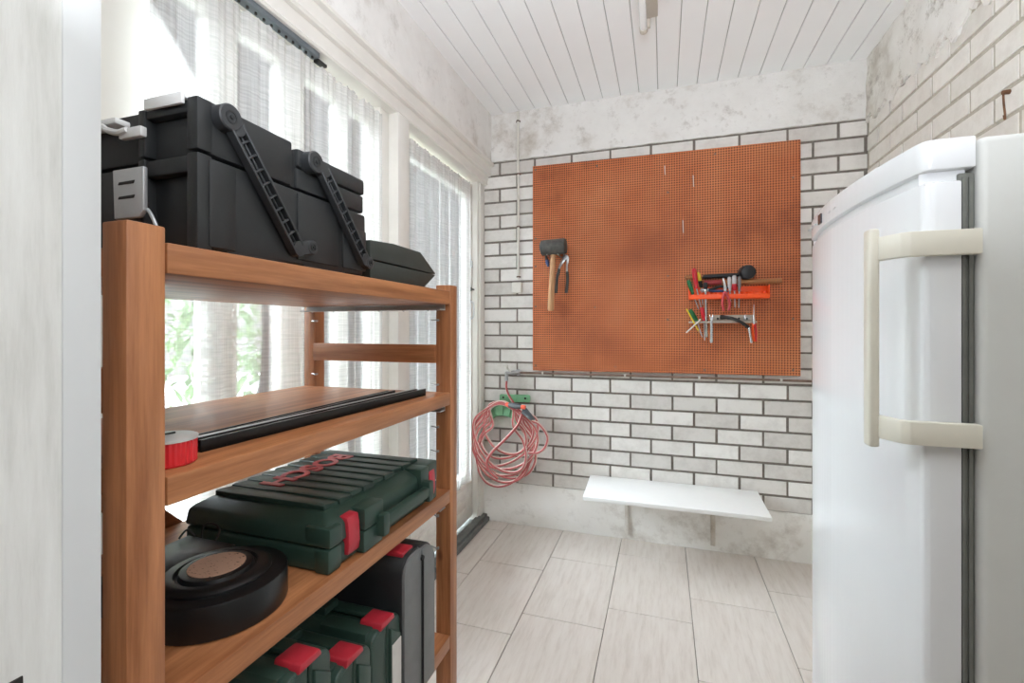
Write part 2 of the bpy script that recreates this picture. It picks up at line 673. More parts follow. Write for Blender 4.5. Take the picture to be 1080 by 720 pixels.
# back wall: mortar slab, bricks, plaster band above, plinth below -> separate structure pieces
bm = B()
lay = bm.faces.layers.float.new('tint')
box(bm, -1.3, 1.15, YB, YB + 0.12, -0.06, ZC + 0.1)
rows = []
for n in range(-7, 17):
    z0 = 0.7865 + 0.079 * n
    rows.append((z0, z0 + 0.079, n % 2 == 0))
bricks(bm, 1, -1.025, XR - 0.002, rows, 0.2152, 0.0095, YB, -1, 0.005, -0.387, -0.495, lay)
bmesh.ops.recalc_face_normals(bm, faces=bm.faces[:])
struct('wall_back', bm, [mortar_back, brick_back], smooth=False)


def rough_panel(bm, axis, u0, u1, z0, z1, d0, d1, sgn, edge='bottom', nu=90, nz=14, jag=0.012, rough=0.004):
    """plaster sheet with an uneven surface and a broken lower edge"""
    rnd = random.Random(int(abs(u0 * 1000)) + int(z0 * 100))
    ph = [rnd.uniform(0, 6.3) for _ in range(8)]
    fr = [rnd.uniform(4, 38) for _ in range(8)]

    def h(u, z):
        return sum(math.sin(fr[i] * u + ph[i] + fr[(i + 3) % 8] * 0.7 * z) for i in range(8)) / 8
    front = []
    for iz in range(nz + 1):
        row = []
        for iu in range(nu + 1):
            u = u0 + (u1 - u0) * iu / nu
            zl = z0 + jag * (h(u * 2.3, 1.0) + 0.6 * h(u * 6.1, 3.3)) if edge == 'bottom' else z0
            z = zl + (z1 - zl) * iz / nz
            d = d1 + rough * h(u * 1.7, z * 2.3)
            row.append(bm.verts.new((u, d, z)) if axis == 1 else bm.verts.new((d, u, z)))
        front.append(row)
    fs = []
    for iz in range(nz):
        for iu in range(nu):
            fs.append(bm.faces.new((front[iz][iu], front[iz][iu + 1], front[iz + 1][iu + 1], front[iz + 1][iu])))
    # return of the broken edge to the wall
    low = []
    for v in front[0]:
        c = v.co.copy()
        c[axis] = d0
        low.append(bm.verts.new(c))
    for iu in range(nu):
        fs.append(bm.faces.new((low[iu], low[iu + 1], front[0][iu + 1], front[0][iu])))
    bmesh.ops.recalc_face_normals(bm, faces=fs)


bm = B()
rough_panel(bm, 1, -0.98, XR + 0.0, 2.132, ZC + 0.02, YB, YB - 0.014, -1, jag=0.004, rough=0.002)
struct('trim_1', bm, plaster_back)
bm = B()
rough_panel(bm, 1, -1.03, XR, 0.0, 0.234, YB, YB - 0.012, -1, edge='none', nu=60, nz=8, rough=0.0025)
t = [(-1.03, YB - 0.0125), (XR, YB - 0.0125), (XR, YB), (-1.03, YB)]
prism(bm, t, 2, 0.2335, 0.2365)
struct('baseboard_back', bm, plinth_m)

# right wall
bm = B()
lay = bm.faces.layers.float.new('tint')
box(bm, XR, XR + 0.12, 0.2, 2.75, -0.06, ZC + 0.1)
rows = []
for n in range(-10, 19):
    z0 = 0.7865 + 0.079 * n
    rows.append((z0, z0 + 0.079, n % 2 == 0))
bricks(bm, 0, 0.3, YB - 0.006, rows, 0.2152, 0.0105, XR, -1, 0.0045, 1.828, 1.716, lay)
bmesh.ops.recalc_face_normals(bm, faces=bm.faces[:])
struct('wall_right', bm, [mortar_right, brick_right], smooth=False)
bm = B()
rough_panel(bm, 0, 0.3, YB - 0.012, 2.115, ZC + 0.02, XR, XR - 0.012, -1, nu=160, nz=22, jag=0.045, rough=0.007)
struct('trim_2', bm, plaster_right)

# left: plaster beam, pier, sill wall
bm = B()
box(bm, -1.25, XL - 0.004, 0.2, 2.62, 2.12, ZC + 0.1)
rough_panel(bm, 0, 0.25, YB - 0.012, 2.118, ZC + 0.015, XL - 0.01, XL, 1, edge='none', nu=80, nz=10, rough=0.0018)
box(bm, -1.25, -1.07, 0.2, 0.50, -0.06, 2.13)
struct('wall_left', bm, plaster_left)

# stepped white moulding below the beam
bm = B()
prof = [(-0.962, 2.125), (-0.958, 2.118), (-0.962, 2.110), (-0.978, 2.106), (-0.982, 2.066), (-0.978, 2.060), (-0.984, 2.052), (-0.998, 2.050), (-1.004, 2.012),
        (-1.000, 2.006), (-1.006, 2.000), (-1.16, 2.000), (-1.16, 2.125)]
prism(bm, prof, 1, 0.25, YB - 0.001)
struct('trim_3', bm, cream_paint)

# window wall: frame with tall panes
XF0, XF1 = -1.13, -1.075
bm = B()
panes = [(0.715, 0.862), (0.945, 1.09), (1.185, 1.345), (1.40, 1.53)]
edges = [0.49] + [v for p in panes for v in p] + [1.61]
for i in range(0, len(edges), 2):
    box(bm, XF0, XF1, edges[i], edges[i + 1], 0.0, 2.0, 0.004, 1)
for a, b_ in panes:
    box(bm, XF0, XF1, a - 0.003, b_ + 0.003, 1.935, 2.0, 0.003, 1)
    box(bm, XF0, XF1, a - 0.003, b_ + 0.003, 0.0, 0.24, 0.003, 1)
w1 = struct('window_1', bm, white_paint)
for a, b_ in panes:
    bm = B()
    box(bm, -1.106, -1.102, a - 0.002, b_ + 0.002, 0.238, 1.937)
    obj('pane', bm, glass_m, w1)

# mullion post between window and door, and the corner jamb
bm = B()
box(bm, -1.15, -1.000, 1.607, 1.693, 0.0, 2.003, 0.004)
box(bm, -1.15, -1.043, 1.545, 1.610, 0.0, 2.003, 0.003)
struct('trim_4', bm, cream_paint)
bm = B()
box(bm, -1.15, -1.024, 2.532, YB, 0.0, 2.003, 0.004)
box(bm, -1.15, -1.034, 2.51, 2.535, 0.0, 2.003, 0.003)
struct('trim_5', bm, cream_paint)
bm = B()
box(bm, -1.15, -0.985, 1.693, 2.585, 0.0, 0.026, 0.006)
box(bm, -1.05, -1.00, 1.693, 2.585, 0.02, 0.042, 0.006)
struct('trim_6', bm, thresh_m)

# glazed door
bm = B()
box(bm, -1.11, -1.064, 1.697, 1.775, 0.05, 1.985, 0.004)
box(bm, -1.11, -1.064, 2.428, 2.508, 0.05, 1.985, 0.004)
box(bm, -1.11, -1.064, 1.77, 2.43, 1.90, 1.985, 0.003)
box(bm, -1.11, -1.064, 1.77, 2.43, 0.05, 0.315, 0.003)
for z in (0.09, 0.145, 0.2, 0.255):
    box(bm, -1.066, -1.060, 1.80, 2.41, z, z + 0.042, 0.003)
d1 = struct('door_1', bm, plaster('weathered_door_paint', 0.25, (220, 216, 209), seed=6.0))
bm = B()
box(bm, -1.091, -1.086, 1.772, 2.43, 0.312, 1.903)
obj('pane', bm, glass_m, d1)
bm = B()
for dz in (0.0, 0.11):
    pass
box(bm, -1.066, -1.058, 2.462, 2.476, 1.46, 1.57, 0.002)
box(bm, -1.062, -1.052, 2.470, 2.486, 1.495, 1.535, 0.002)
obj('bolt', bm, silver, d1)['label'] = 'silver sliding bolt'
bm = B()
rod(bm, (-1.066, 2.465, 1.37), (-1.052, 2.465, 1.37), [(0, 0.013), (0.9, 0.012), (1, 0.009)])
rod(bm, (-1.056, 2.465, 1.37), (-1.056, 2.53, 1.372), [(0, 0.005), (0.85, 0.004), (1, 0.006)])
obj('lock', bm, iron, d1)['label'] = 'dark round lock with a key lever'
bm = B()
box(bm, -1.066, -1.060, 2.455, 2.477, 1.19, 1.31, 0.002)
tube(bm, smooth_path([(-1.06, 2.466, 1.20), (-1.042, 2.466, 1.21), (-1.038, 2.466, 1.25), (-1.042, 2.466, 1.29), (-1.06, 2.466, 1.30)]), 0.0045, 8)
obj('door_handle', bm, silver, d1)['label'] = 'silver pull handle'

# front wall pieces around the doorway the picture is taken through
bm = B()
box(bm, -1.25, -0.4515, 0.06, 0.262, -0.06, ZC + 0.1)
box(bm, 0.56, 1.05, 0.06, 0.262, -0.06, ZC + 0.1)
box(bm, -0.6, 0.7, 0.06, 0.262, 2.37, ZC + 0.1)
struct('wall_front', bm, reveal_m)
bm = B()
box(bm, -0.4535, -0.450, 0.2372, 0.2638, 0.0, 2.12, 0.0012)
tr = struct('trim_7', bm, jamb_m)
bm = B()
box(bm, -0.4535, -0.4505, 0.190, 0.214, 0.80, 0.888, 0.001)
obj('strike_plate', bm, iron, tr)['label'] = 'dark metal strike plate'

# the adjoining room the doorway opens from
bm = B()
box(bm, -1.35, -1.25, -2.2, 0.10, -0.06, 2.55)
box(bm, 1.05, 1.15, -2.2, 0.25, -0.06, 2.55)
box(bm, -1.35, 1.15, -2.3, -2.2, -0.06, 2.55)
struct('wall_adjoining_room', bm, plain('taupe_wall_paint', (150, 146, 140), 0.7, var=0.03))
bm = B()
box(bm, -1.35, 1.15, -2.3, 0.10, 2.45, 2.55)
struct('ceiling_adjoining_room', bm, white_paint)

# ------------------------------------------------------------------ garden outside
bm = B()
box(bm, -12, -1.25, -7, 10, -0.25, -0.10)
g_ = struct('ground', bm, ground_m)
rnd = random.Random(3)
bm = B()
for i in range(5200):
    y = rnd.uniform(-4.5, 7.5)
    z = rnd.uniform(-0.1, 1.75 + 0.18 * math.sin(y * 2.1) + 0.1 * math.sin(y * 5.3))
    x = -4.3 + rnd.uniform(-0.4, 0.25)
    s = rnd.uniform(0.05, 0.12)
    m = Matrix.Translation((x, y, z)) @ Matrix.Rotation(rnd.uniform(0, 6.28), 4, 'Z') @ Matrix.Rotation(rnd.uniform(-1.2, 1.2), 4, 'X')
    vs = [bm.verts.new(m @ Vector(p)) for p in ((0, -s, 0), (s * 0.45, 0, s * 0.1), (0, s, 0), (-s * 0.45, 0, s * 0.1))]
    bm.faces.new(vs)
hd = obj('hedge', bm, leaf_m, loc=(-4.3, 1.5, -0.1), smooth=False)
tag(hd, 'pale green garden hedge seen blurred through the net curtains', 'hedge')
hd['kind'] = 'stuff'


# ------------------------------------------------------------------ curtains and rail
def curtain(name, y0, y1, ztop, zbot, x, label, amp, folds, seed):
    rnd = random.Random(seed)
    ph = rnd.uniform(0, 6)
    bm = B()
    nu, nz = 260, 40
    grid = []
    for iz in range(nz + 1):
        f = iz / nz
        row = []
        for iu in range(nu + 1):
            t = iu / nu
            y = y0 + (y1 - y0) * t
            w = math.sin(2 * PI * folds * t + ph + 1.1 * math.sin(5 * t + seed)) + 0.45 * math.sin(2 * PI * folds * 2.3 * t + seed + 0.6 * f)
            ripple = 0.25 * math.sin(2 * PI * folds * 5 * t) * (1 - f) ** 3
            a = amp * (0.55 + 0.45 * f)
            z = ztop + (zbot - ztop) * f + (0.004 * math.sin(2 * PI * folds * 4 * t) if iz == 0 else 0)
            row.append(bm.verts.new((x + a * (w / 1.45 + ripple), y + 0.006 * w * f, z)))
        grid.append(row)
    for iz in range(nz):
        for iu in range(nu):
            bm.faces.new((grid[iz][iu], grid[iz][iu + 1], grid[iz + 1][iu + 1], grid[iz + 1][iu]))
    o = obj(name, bm, net_m, loc=(x, (y0 + y1) / 2, zbot), angle=180)
    return tag(o, label, 'curtain', 'sheer net curtains')


curtain('net_curtain', 0.69, 1.545, 1.973, 0.03, -1.035, 'wide sheer white net curtain behind the wooden shelving unit', 0.016, 7, 2)
curtain('net_curtain', 1.71, 2.425, 1.965, 0.285, -1.043, 'narrow sheer white net curtain on the glazed door in the corner', 0.014, 6, 5)
bm = B()
box(bm, -1.046, -1.016, 0.28, 1.185, 1.984, 2.000, 0.002)
cr = obj('curtain_rail', bm, grey_rail, loc=(-1.03, 0.7, 1.984))
tag(cr, 'dark grey curtain rail above the wide net curtain', 'curtain rail')
bm = B()
box(bm, -1.042, -1.022, 1.185, 1.225, 1.976, 1.986, 0.002)
obj('end_stop', bm, iron, cr)
bm = B()
for i in range(34):
    y = 0.31 + i * 0.026
    rod(bm, (-1.031, y, 1.988), (-1.031, y, 1.9785), [(0, 0.003), (1, 0.004)], 6)
gl = obj('curtain_glider', bm, iron, cr)
gl['kind'] = 'stuff'

# ------------------------------------------------------------------ shelving unit
XA, XBk = -0.5, -0.945
sh = thing('shelving_unit', 'orange-brown stained pine shelving unit standing along the curtained windows', 'shelf', (-0.72, 0.7, 0))
for x0, x1, y0, y1 in ((-0.536, -0.5, 0.314, 0.352), (-0.945, -0.909, 0.314, 0.352), (-0.540, -0.5, 1.040, 1.078), (-0.945, -0.909, 1.040, 1.078)):
    bm = B()
    box(bm, x0, x1, y0, y1, 0.0, 1.252, 0.0022)
    obj('post', bm, wood_z, sh)
shelf_z = [(1.203, 1.236), (0.956, 0.987), (0.716, 0.748), (0.356, 0.389)]
for a, b_ in shelf_z:
    bm = B()
    box(bm, -0.94, -0.5, 0.3535, 1.0385, a, b_, 0.002)
    obj('shelf_board', bm, wood_y, sh)
for z in (1.058,):
    for y0 in (1.040, 0.318):
        bm = B()
        box(bm, -0.910, -0.539, y0 - 0.006 if y0 > 1 else y0, y0 + 0.014, z, z + 0.046, 0.0015)
        obj('crossbar', bm, wood_x, sh)
for z0 in (1.203, 0.956, 0.716, 0.356):
    for y0 in (1.008,):
        bm = B()
        t = [(y0, z0 - 0.014), (y0 + 0.027, z0 - 0.014), (y0 + 0.027, z0 - 0.0005), (y0 + 0.024, z0 - 0.0005), (y0 + 0.024, z0 - 0.011), (y0, z0 - 0.011)]
        prism(bm, t, 0, -0.93, -0.512)
        for k in range(6):
            x = -0.9 + k * 0.07
            rod(bm, (x, y0 + 0.012, z0 - 0.0165), (x, y0 + 0.012, z0 - 0.012), [(0, 0.002), (1, 0.004)], 8)
        obj('support_rail', bm, silver, sh)['label'] = 'grey metal rail under the board'
for (px_, zs) in ((-0.909, (1.165, 1.02)), (-0.541, (1.165, 1.005, 0.90, 0.84, 0.68, 0.60))):
    for z in zs:
        bm = B()
        rod(bm, (px_ - 0.013, 1.042, z), (px_ + 0.013, 1.032, z), [(0, 0.0016), (1, 0.0016)], 8)
        rod(bm, (px_ + 0.008, 1.0405, z), (px_ + 0.008, 1.030, z), [(0, 0.0026), (1, 0.0026)], 8)
        obj('shelf_pin', bm, steel, sh)
for y_, s_ in ((0.745, 1),):
    bm = B()
    # diagonal brace on the rear side, low at the far end and rising to the near post
    prism(bm, [(0.752, 0.692), (0.714, 0.655), (0.332, 1.052), (0.370, 1.089)], 0, -0.957, -0.946, 0.001, 1)
    obj('brace', bm, wood_y, sh)

# ------------------------------------------------------------------ black cantilever toolbox
ZS1 = 1.2365
tb = thing('toolbox', 'large black plastic toolbox with two slanted arms on the top shelf', 'toolbox', (-0.73, 0.58, ZS1))
bm = B()
prism(bm, [(0.432, ZS1 + 0.006), (0.735, ZS1 + 0.006), (0.742, 1.30), (0.742, 1.356), (0.424, 1.356), (0.424, 1.30)], 0, -0.93, -0.532, 0.004)
for y0 in (0.452, 0.585):
    box(bm, -0.60, -0.533, y0, y0 + 0.10, ZS1, 1.25, 0.003)
box(bm, -0.92, -0.86, 0.44, 0.72, ZS1, 1.25, 0.003)
box(bm, -0.536, -0.5285, 0.4245, 0.462, 1.245, 1.352, 0.002)
box(bm, -0.536, -0.529, 0.57, 0.662, 1.25, 1.352, 0.002)
box(bm, -0.536, -0.529, 0.675, 0.741, 1.25, 1.325, 0.003)
# framed corner panel on the long side
for x0, x1, z0, z1, yy in ((-0.548, -0.530, 1.24, 1.357, 0.410), (-0.632, -0.620, 1.25, 1.357, 0.410), (-0.6215, -0.5465, 1.335, 1.3555, 0.412)):
    box(bm, x0, x1, yy, 0.4295, z0, z1, 0.002)
obj('base_tray', bm, black_pl, tb)
bm = B()
box(bm, -0.93, -0.532, 0.424, 0.562, 1.3595, 1.426, 0.004)
box(bm, -0.93, -0.538, 0.555, 0.578, 1.3595, 1.416, 0.003)
box(bm, -0.93, -0.532, 0.572, 0.740, 1.393, 1.4215, 0.005)
box(bm, -0.93, -0.534, 0.572, 0.739, 1.3595, 1.3915, 0.004)
for x0, x1, z0, z1, yy in ((-0.548, -0.530, 1.361, 1.4245, 0.410), (-0.632, -0.620, 1.361, 1.42, 0.410), (-0.6215, -0.5465, 1.408, 1.4225, 0.412)):
    box(bm, x0, x1, yy, 0.4295, z0, z1, 0.002)
obj('lid', bm, black_pl, tb)
pale_trim = plain('pale_grey_trim', (224, 224, 222), 0.35, var=0.03)
bm = B()
box(bm, -0.614, -0.549, 0.407, 0.450, 1.4235, 1.4295, 0.002)
box(bm, -0.614, -0.549, 0.4045, 0.4095, 1.4155, 1.4295, 0.0015)
obj('lid_trim', bm, pale_trim, tb)['label'] = 'pale grey edge trim'
bm = B()
box(bm, -0.656, -0.616, 0.4025, 0.411, 1.384, 1.397, 0.002)
tube(bm, smooth_path([(-0.76, 0.41, 1.412), (-0.70, 0.406, 1.408), (-0.676, 0.403, 1.398), (-0.655, 0.402, 1.392), (-0.64, 0.403, 1.394)]), 0.004, 8)
box(bm, -0.80, -0.668, 0.406, 0.45, 1.408, 1.4165, 0.003)
obj('lid_trim', bm, pale_trim, tb)['label'] = 'pale grey edge trim'
bm = B()
prism(bm, [(-0.661, 1.344), (-0.606, 1.344), (-0.606, 1.290), (-0.614, 1.282), (-0.658, 1.282)], 1, 0.399, 0.405, 0.0015)
tube(bm, smooth_path([(-0.607, 0.405, 1.292), (-0.600, 0.405, 1.284), (-0.592, 0.405, 1.270), (-0.588, 0.405, 1.250)]), 0.0022, 8)
lt_ = obj('latch', bm, silver, tb)
lt_['label'] = 'silver metal latch with two slots'
for z in (1.306, 1.324):
    bm = B()
    prism(bm, [(-0.650, z), (-0.622, z), (-0.620, z + 0.004), (-0.648, z + 0.0035)], 1, 0.3982, 0.3995, 0.0004, 1)
    obj('emboss_shade', bm, iron, lt_)['label'] = 'embossing shade put in as a dark strip'  # dark strips stand in for the shade of the latch embossing


def arm(q0, p0, p1, q1):
    """slanted toolbox arm in the plane X = const with ladder slots"""
    X0, X1 = -0.5285, -0.5155
    bm = B()
    P0, P1 = Vector(p0), Vector(p1)
    Q0, Q1 = Vector(q0), Vector(q1)
    d = (P1 - P0)
    L = d.length
    d.normalize()
    n = Vector((-d.y, d.x))

    def rect(a, b_, o0, o1, x0, x1, bev=0.0008):
        q = [P0 + d * a + n * o0, P0 + d * b_ + n * o0, P0 + d * b_ + n * o1, P0 + d * a + n * o1]
        prism(bm, [tuple(v) for v in q], 0, x0, x1, bev, 1)
    w = 0.0115
    rect(0.0, L, -w, -w + 0.0042, X0, X1)
    rect(0.0, L, w - 0.0042, w, X0, X1)
    rect(0.008, L - 0.006, -w, w, X0, X0 + 0.004)
    rect(0.008, L - 0.006, -0.0011, 0.0011, X0, X1 - 0.003)
    k = 0.018
    while k < L - 0.012:
        rect(k, k + 0.0028, -w, w, X0, X1 - 0.0015)
        k += 0.0185
    for a, b_, hw in ((Q0, P0, 0.0115), (P1, Q1, 0.0105)):
        e = (b_ - a).normalized()
        m_ = Vector((-e.y, e.x))
        q = [a - e * 0.002 + m_ * hw, b_ + e * 0.002 + m_ * hw, b_ + e * 0.002 - m_ * hw, a - e * 0.002 - m_ * hw]
        prism(bm, [tuple(v) for v in q], 0, X0 + 0.0005, X1 - 0.001, 0.0015, 1)
    for c, r in ((P0, 0.0118), (P1, 0.0112)):
        rod(bm, (X0, c.x, c.y), (X1 - 0.0006, c.x, c.y), [(0, r), (1, r)], 24)
    for c, r in ((Q0, 0.0165), (Q1, 0.0112)):
        rod(bm, (X0 - 0.006, c.x, c.y), (X1, c.x, c.y), [(0, r), (0.92, r), (1, r - 0.0015)], 28)
    o = obj('arm', bm, black_arm, tb)
    for c, r in ((Q0, 0.0085), (Q1, 0.0055)):
        bm = B()
        rod(bm, (X1 - 0.001, c.x, c.y), (X1 + 0.002, c.x, c.y), [(0, r), (0.6, r), (0.61, r * 0.72), (0.25, r * 0.70), (0.26, r * 0.35), (1.0, r * 0.3)], 20)
        obj('pivot', bm, black_pl, o)


arm((0.444, 1.410), (0.454, 1.402), (0.560, 1.264), (0.587, 1.270))
arm((0.594, 1.405), (0.615, 1.399), (0.722, 1.270), (0.735, 1.266))

# dark olive case lying behind the toolbox
oc = thing('tool_case', 'dark olive clamshell case with a pointed end, at the far end of the top shelf', 'case', (-0.63, 0.9, ZS1))
bm = B()
prism(bm, [(0.757, ZS1), (0.962, ZS1), (1.026, 1.2755), (0.757, 1.2755)], 0, -0.74, -0.532, 0.003)
obj('bottom_shell', bm, dark_green, oc)
bm = B()
prism(bm, [(0.757, 1.2775), (1.028, 1.2775), (0.950, 1.3205), (0.84, 1.3205), (0.757, 1.314)], 0, -0.74, -0.532, 0.003)
obj('top_shell', bm, dark_green, oc)

# ------------------------------------------------------------------ second shelf
ZS2 = 0.9875
rr = thing('tape_reel', 'small round red ribbed reel with a grey top beside the near shelf post', 'reel', (-0.55, 0.395, ZS2))
bm = B()
cx, cy, R = -0.551, 0.388, 0.0305
n = 72
pts = []
for i in range(n):
    r = R - (0.0012 if i % 2 else 0)
    pts.append((cx + r * math.cos(2 * PI * i / n), cy + r * math.sin(2 * PI * i / n)))
prism(bm, pts, 2, ZS2 + 0.0015, ZS2 + 0.028)
rod(bm, (cx, cy, ZS2), (cx, cy, ZS2 + 0.003), [(0, R - 0.002), (1, R)], 48)
obj('drum', bm, red_roll, rr)
bm = B()
rod(bm, (cx, cy, ZS2 + 0.028), (cx, cy, ZS2 + 0.0325), [(0, R + 0.001), (0.7, R + 0.001), (1, R - 0.002)], 56)
obj('top_disc', bm, grey_lid, rr)['label'] = 'grey top disc'
bm = B()
tube(bm, smooth_path([(cx - 0.025, cy - 0.012, ZS2 + 0.0335), (cx - 0.006, cy - 0.004, ZS2 + 0.0337), (cx - 0.002, cy + 0.012, ZS2 + 0.0337)]), 0.0012, 6)
obj('line_end', bm, black_h, rr)


def profile_bar(xn, yn, xf, yf, w, h, label, lip, nm):
    a = Vector((xn, yn)); b_ = Vector((xf, yf))
    d = (b_ - a).normalized()
    n_ = Vector((d.y, -d.x))
    o = None
    bm = B()

    def strip(o0, o1, z0, z1):
        q = [a + n_ * o0, b_ + n_ * o0, b_ + n_ * o1, a + n_ * o1]
        prism(bm, [tuple(v) for v in q], 2, ZS2 + z0, ZS2 + z1, 0.0008, 1)
    strip(0, w, 0, h * 0.45)
    strip(w - 0.006, w, 0, h)
    strip(0, 0.004, 0, h * 0.9)
    root = thing(nm, label, 'metal strip', ((xn + xf) / 2, (yn + yf) / 2, ZS2), 'black metal profiles on the middle shelf')
    obj('channel', bm, alu_black, root)
    if lip:
        bm = B()
        strip(-0.005, -0.0005, 0, h * 0.95)
        obj('edge_strip', bm, silver, root)['label'] = 'bright silver edge'
    return root


profile_bar(-0.612, 0.440, -0.618, 0.945, 0.022, 0.013, 'shorter black metal profile lying further back on the middle shelf', False, 'metal_profile')
profile_bar(-0.582, 0.436, -0.556, 0.972, 0.026, 0.016, 'longer black metal profile with a silver line near the middle shelf front', True, 'metal_profile')

# ------------------------------------------------------------------ third shelf: round case and green case
ZS3 = 0.7485
rc = thing('round_case', 'round black case with a brown centre label on the lower shelf', 'case', (-0.605, 0.5, ZS3))
cx, cy, R = -0.602, 0.500, 0.087


def dshape(r, back, ybk):
    p = []
    for i in range(41):
        a = math.radians(-118 + 236 * i / 40 + 8)
        p.append((cx + r * math.cos(a), cy + r * math.sin(a)))
    p.append((cx - back, cy + ybk))
    p.append((cx - back, cy - ybk))
    return p


bm = B()
prism(bm, dshape(R, 0.155, 0.072), 2, ZS3, ZS3 + 0.047, 0.004)
obj('shell', bm, black_reel, rc)
bm = B()
rod(bm, (cx - 0.006, cy, ZS3 + 0.046), (cx - 0.006, cy, ZS3 + 0.058), [(0, 0.070), (0.35, 0.070), (0.6, 0.066), (0.75, 0.062), (0.76, 0.052), (0.4, 0.050), (0.45, 0.047), (0.95, 0.045), (1, 0.042)], 64)
box(bm, cx - 0.15, cx - 0.045, cy - 0.06, cy + 0.066, ZS3 + 0.046, ZS3 + 0.053, 0.003)
obj('lid', bm, black_reel, rc)
bm = B()
rod(bm, (cx - 0.006, cy, ZS3 + 0.0578), (cx - 0.006, cy, ZS3 + 0.0590), [(0, 0.036), (1, 0.036)], 56)
obj('label_disc', bm, label_m, rc)['label'] = 'faded brown printed disc'
bm = B()
tube(bm, smooth_path([(cx - 0.128, cy + 0.072, ZS3 + 0.047), (cx - 0.13, cy + 0.078, ZS3 + 0.066), (cx - 0.115, cy + 0.084, ZS3 + 0.068), (cx - 0.100, cy + 0.082, ZS3 + 0.060), (cx - 0.10, cy + 0.074, ZS3 + 0.047)]), 0.0017, 8)
tube(bm, smooth_path([(cx - 0.150, cy + 0.05, ZS3 + 0.053), (cx - 0.145, cy + 0.06, ZS3 + 0.064), (cx - 0.135, cy + 0.066, ZS3 + 0.053)]), 0.0017, 8)
obj('wire_clip', bm, iron, rc)


def letters(body, size, thick, M, name, mat, parent):
    cu = bpy.data.curves.new('t', 'FONT')
    cu.body = body
    cu.size = size
    cu.extrude = thick
    cu.offset = size * 0.03
    cu.align_x = 'CENTER'
    cu.align_y = 'CENTER'
    o = bpy.data.objects.new('t', cu)
    COL.objects.link(o)
    bpy.context.view_layer.update()
    me = bpy.data.meshes.new_from_object(o.evaluated_get(bpy.context.evaluated_depsgraph_get()))
    bpy.data.objects.remove(o)
    bm = B()
    bm.from_mesh(me)
    bpy.data.meshes.remove(me)
    bmesh.ops.transform(bm, matrix=M, verts=bm.verts[:])
    return obj(name, bm, mat, parent, smooth=False)


bc = thing('drill_case', 'dark green ribbed tool case with red lettering lying flat on the third shelf', 'case', (-0.665, 0.795, ZS3))
bm = B()
x0, x1, y0, y1 = -0.825, -0.508, 0.612, 0.982
box(bm, x0, x1 - 0.004, y0 + 0.002, y1 - 0.002, ZS3, ZS3 + 0.040, 0.008, 3)
box(bm, x1 - 0.03, x1, y0, y0 + 0.033, ZS3, ZS3 + 0.040, 0.005)
box(bm, x1 - 0.03, x1 + 0.001, y1 - 0.026, y1, ZS3, ZS3 + 0.040, 0.004)
box(bm, x1 - 0.03, x1 + 0.010, 0.690, 0.748, ZS3 + 0.002, ZS3 + 0.040, 0.003)
obj('bottom_half', bm, case_green, bc)
bm = B()
# tapered upper half
t = B()
lo = [(x0, y0, ZS3 + 0.0415), (x1, y0, ZS3 + 0.0415), (x1, y1, ZS3 + 0.0415), (x0, y1, ZS3 + 0.0415)]
mi = [(x0 + 0.004, y0 + 0.004, ZS3 + 0.072), (x1 - 0.004, y0 + 0.004, ZS3 + 0.072), (x1 - 0.004, y1 - 0.004, ZS3 + 0.072), (x0 + 0.004, y1 - 0.004, ZS3 + 0.072)]
hi = [(x0 + 0.032, y0 + 0.030, ZS3 + 0.0875), (x1 - 0.035, y0 + 0.030, ZS3 + 0.0875), (x1 - 0.035, y1 - 0.020, ZS3 + 0.086), (x0 + 0.032, y1 - 0.020, ZS3 + 0.086)]
R_ = [[t.verts.new(p) for p in r] for r in (lo, mi, hi)]
t.faces.new(R_[0][::-1]); t.faces.new(R_[2])
for a in range(2):
    for i in range(4):
        t.faces.new((R_[a][i], R_[a][(i + 1) % 4], R_[a + 1][(i + 1) % 4], R_[a + 1][i]))
bmesh.ops.recalc_face_normals(t, faces=t.faces[:])
bmesh.ops.bevel(t, geom=t.edges[:], offset=0.006, segments=3, affect='EDGES', profile=0.5)
merge(bm, t)
# ribs across the top, each a shallow shingle
ny = 9
ya, yb = 0.650, 0.962
st = (yb - ya) / ny
for i in range(ny):
    a = ya + i * st
    prism(bm, [(a - 0.003, ZS3 + 0.084), (a - 0.003, ZS3 + 0.0955), (a + 0.004, ZS3 + 0.0960), (a + st - 0.002, ZS3 + 0.0930), (a + st - 0.002, ZS3 + 0.084)], 0, -0.792, -0.546 + 0.004 * (i % 2), 0.0012, 1)
# latch blocks and end blocks at the front
box(bm, x1 - 0.05, x1 + 0.002, y0 + 0.001, y0 + 0.034, ZS3 + 0.0415, ZS3 + 0.074, 0.005)
box(bm, x1 - 0.06, x1 + 0.012, 0.690, 0.748, ZS3 + 0.0415, ZS3 + 0.080, 0.004)
box(bm, x1 - 0.06, x1 + 0.006, 0.897, 0.934, ZS3 + 0.030, ZS3 + 0.088, 0.004)
box(bm, x1 - 0.06, x1 + 0.002, 0.930, 0.981, ZS3 + 0.0415, ZS3 + 0.088, 0.004)
obj('top_half', bm, case_green, bc)
bm = B()
box(bm, x1 + 0.007, x1 + 0.0245, 0.738, 0.910, ZS3 + 0.029, ZS3 + 0.051, 0.004, 3)
box(bm, x1 - 0.03, x1 + 0.026, 0.728, 0.748, ZS3 + 0.016, ZS3 + 0.056, 0.004)
box(bm, x1 - 0.03, x1 + 0.026, 0.900, 0.920, ZS3 + 0.018, ZS3 + 0.062, 0.004)
obj('handle', bm, case_green, bc)
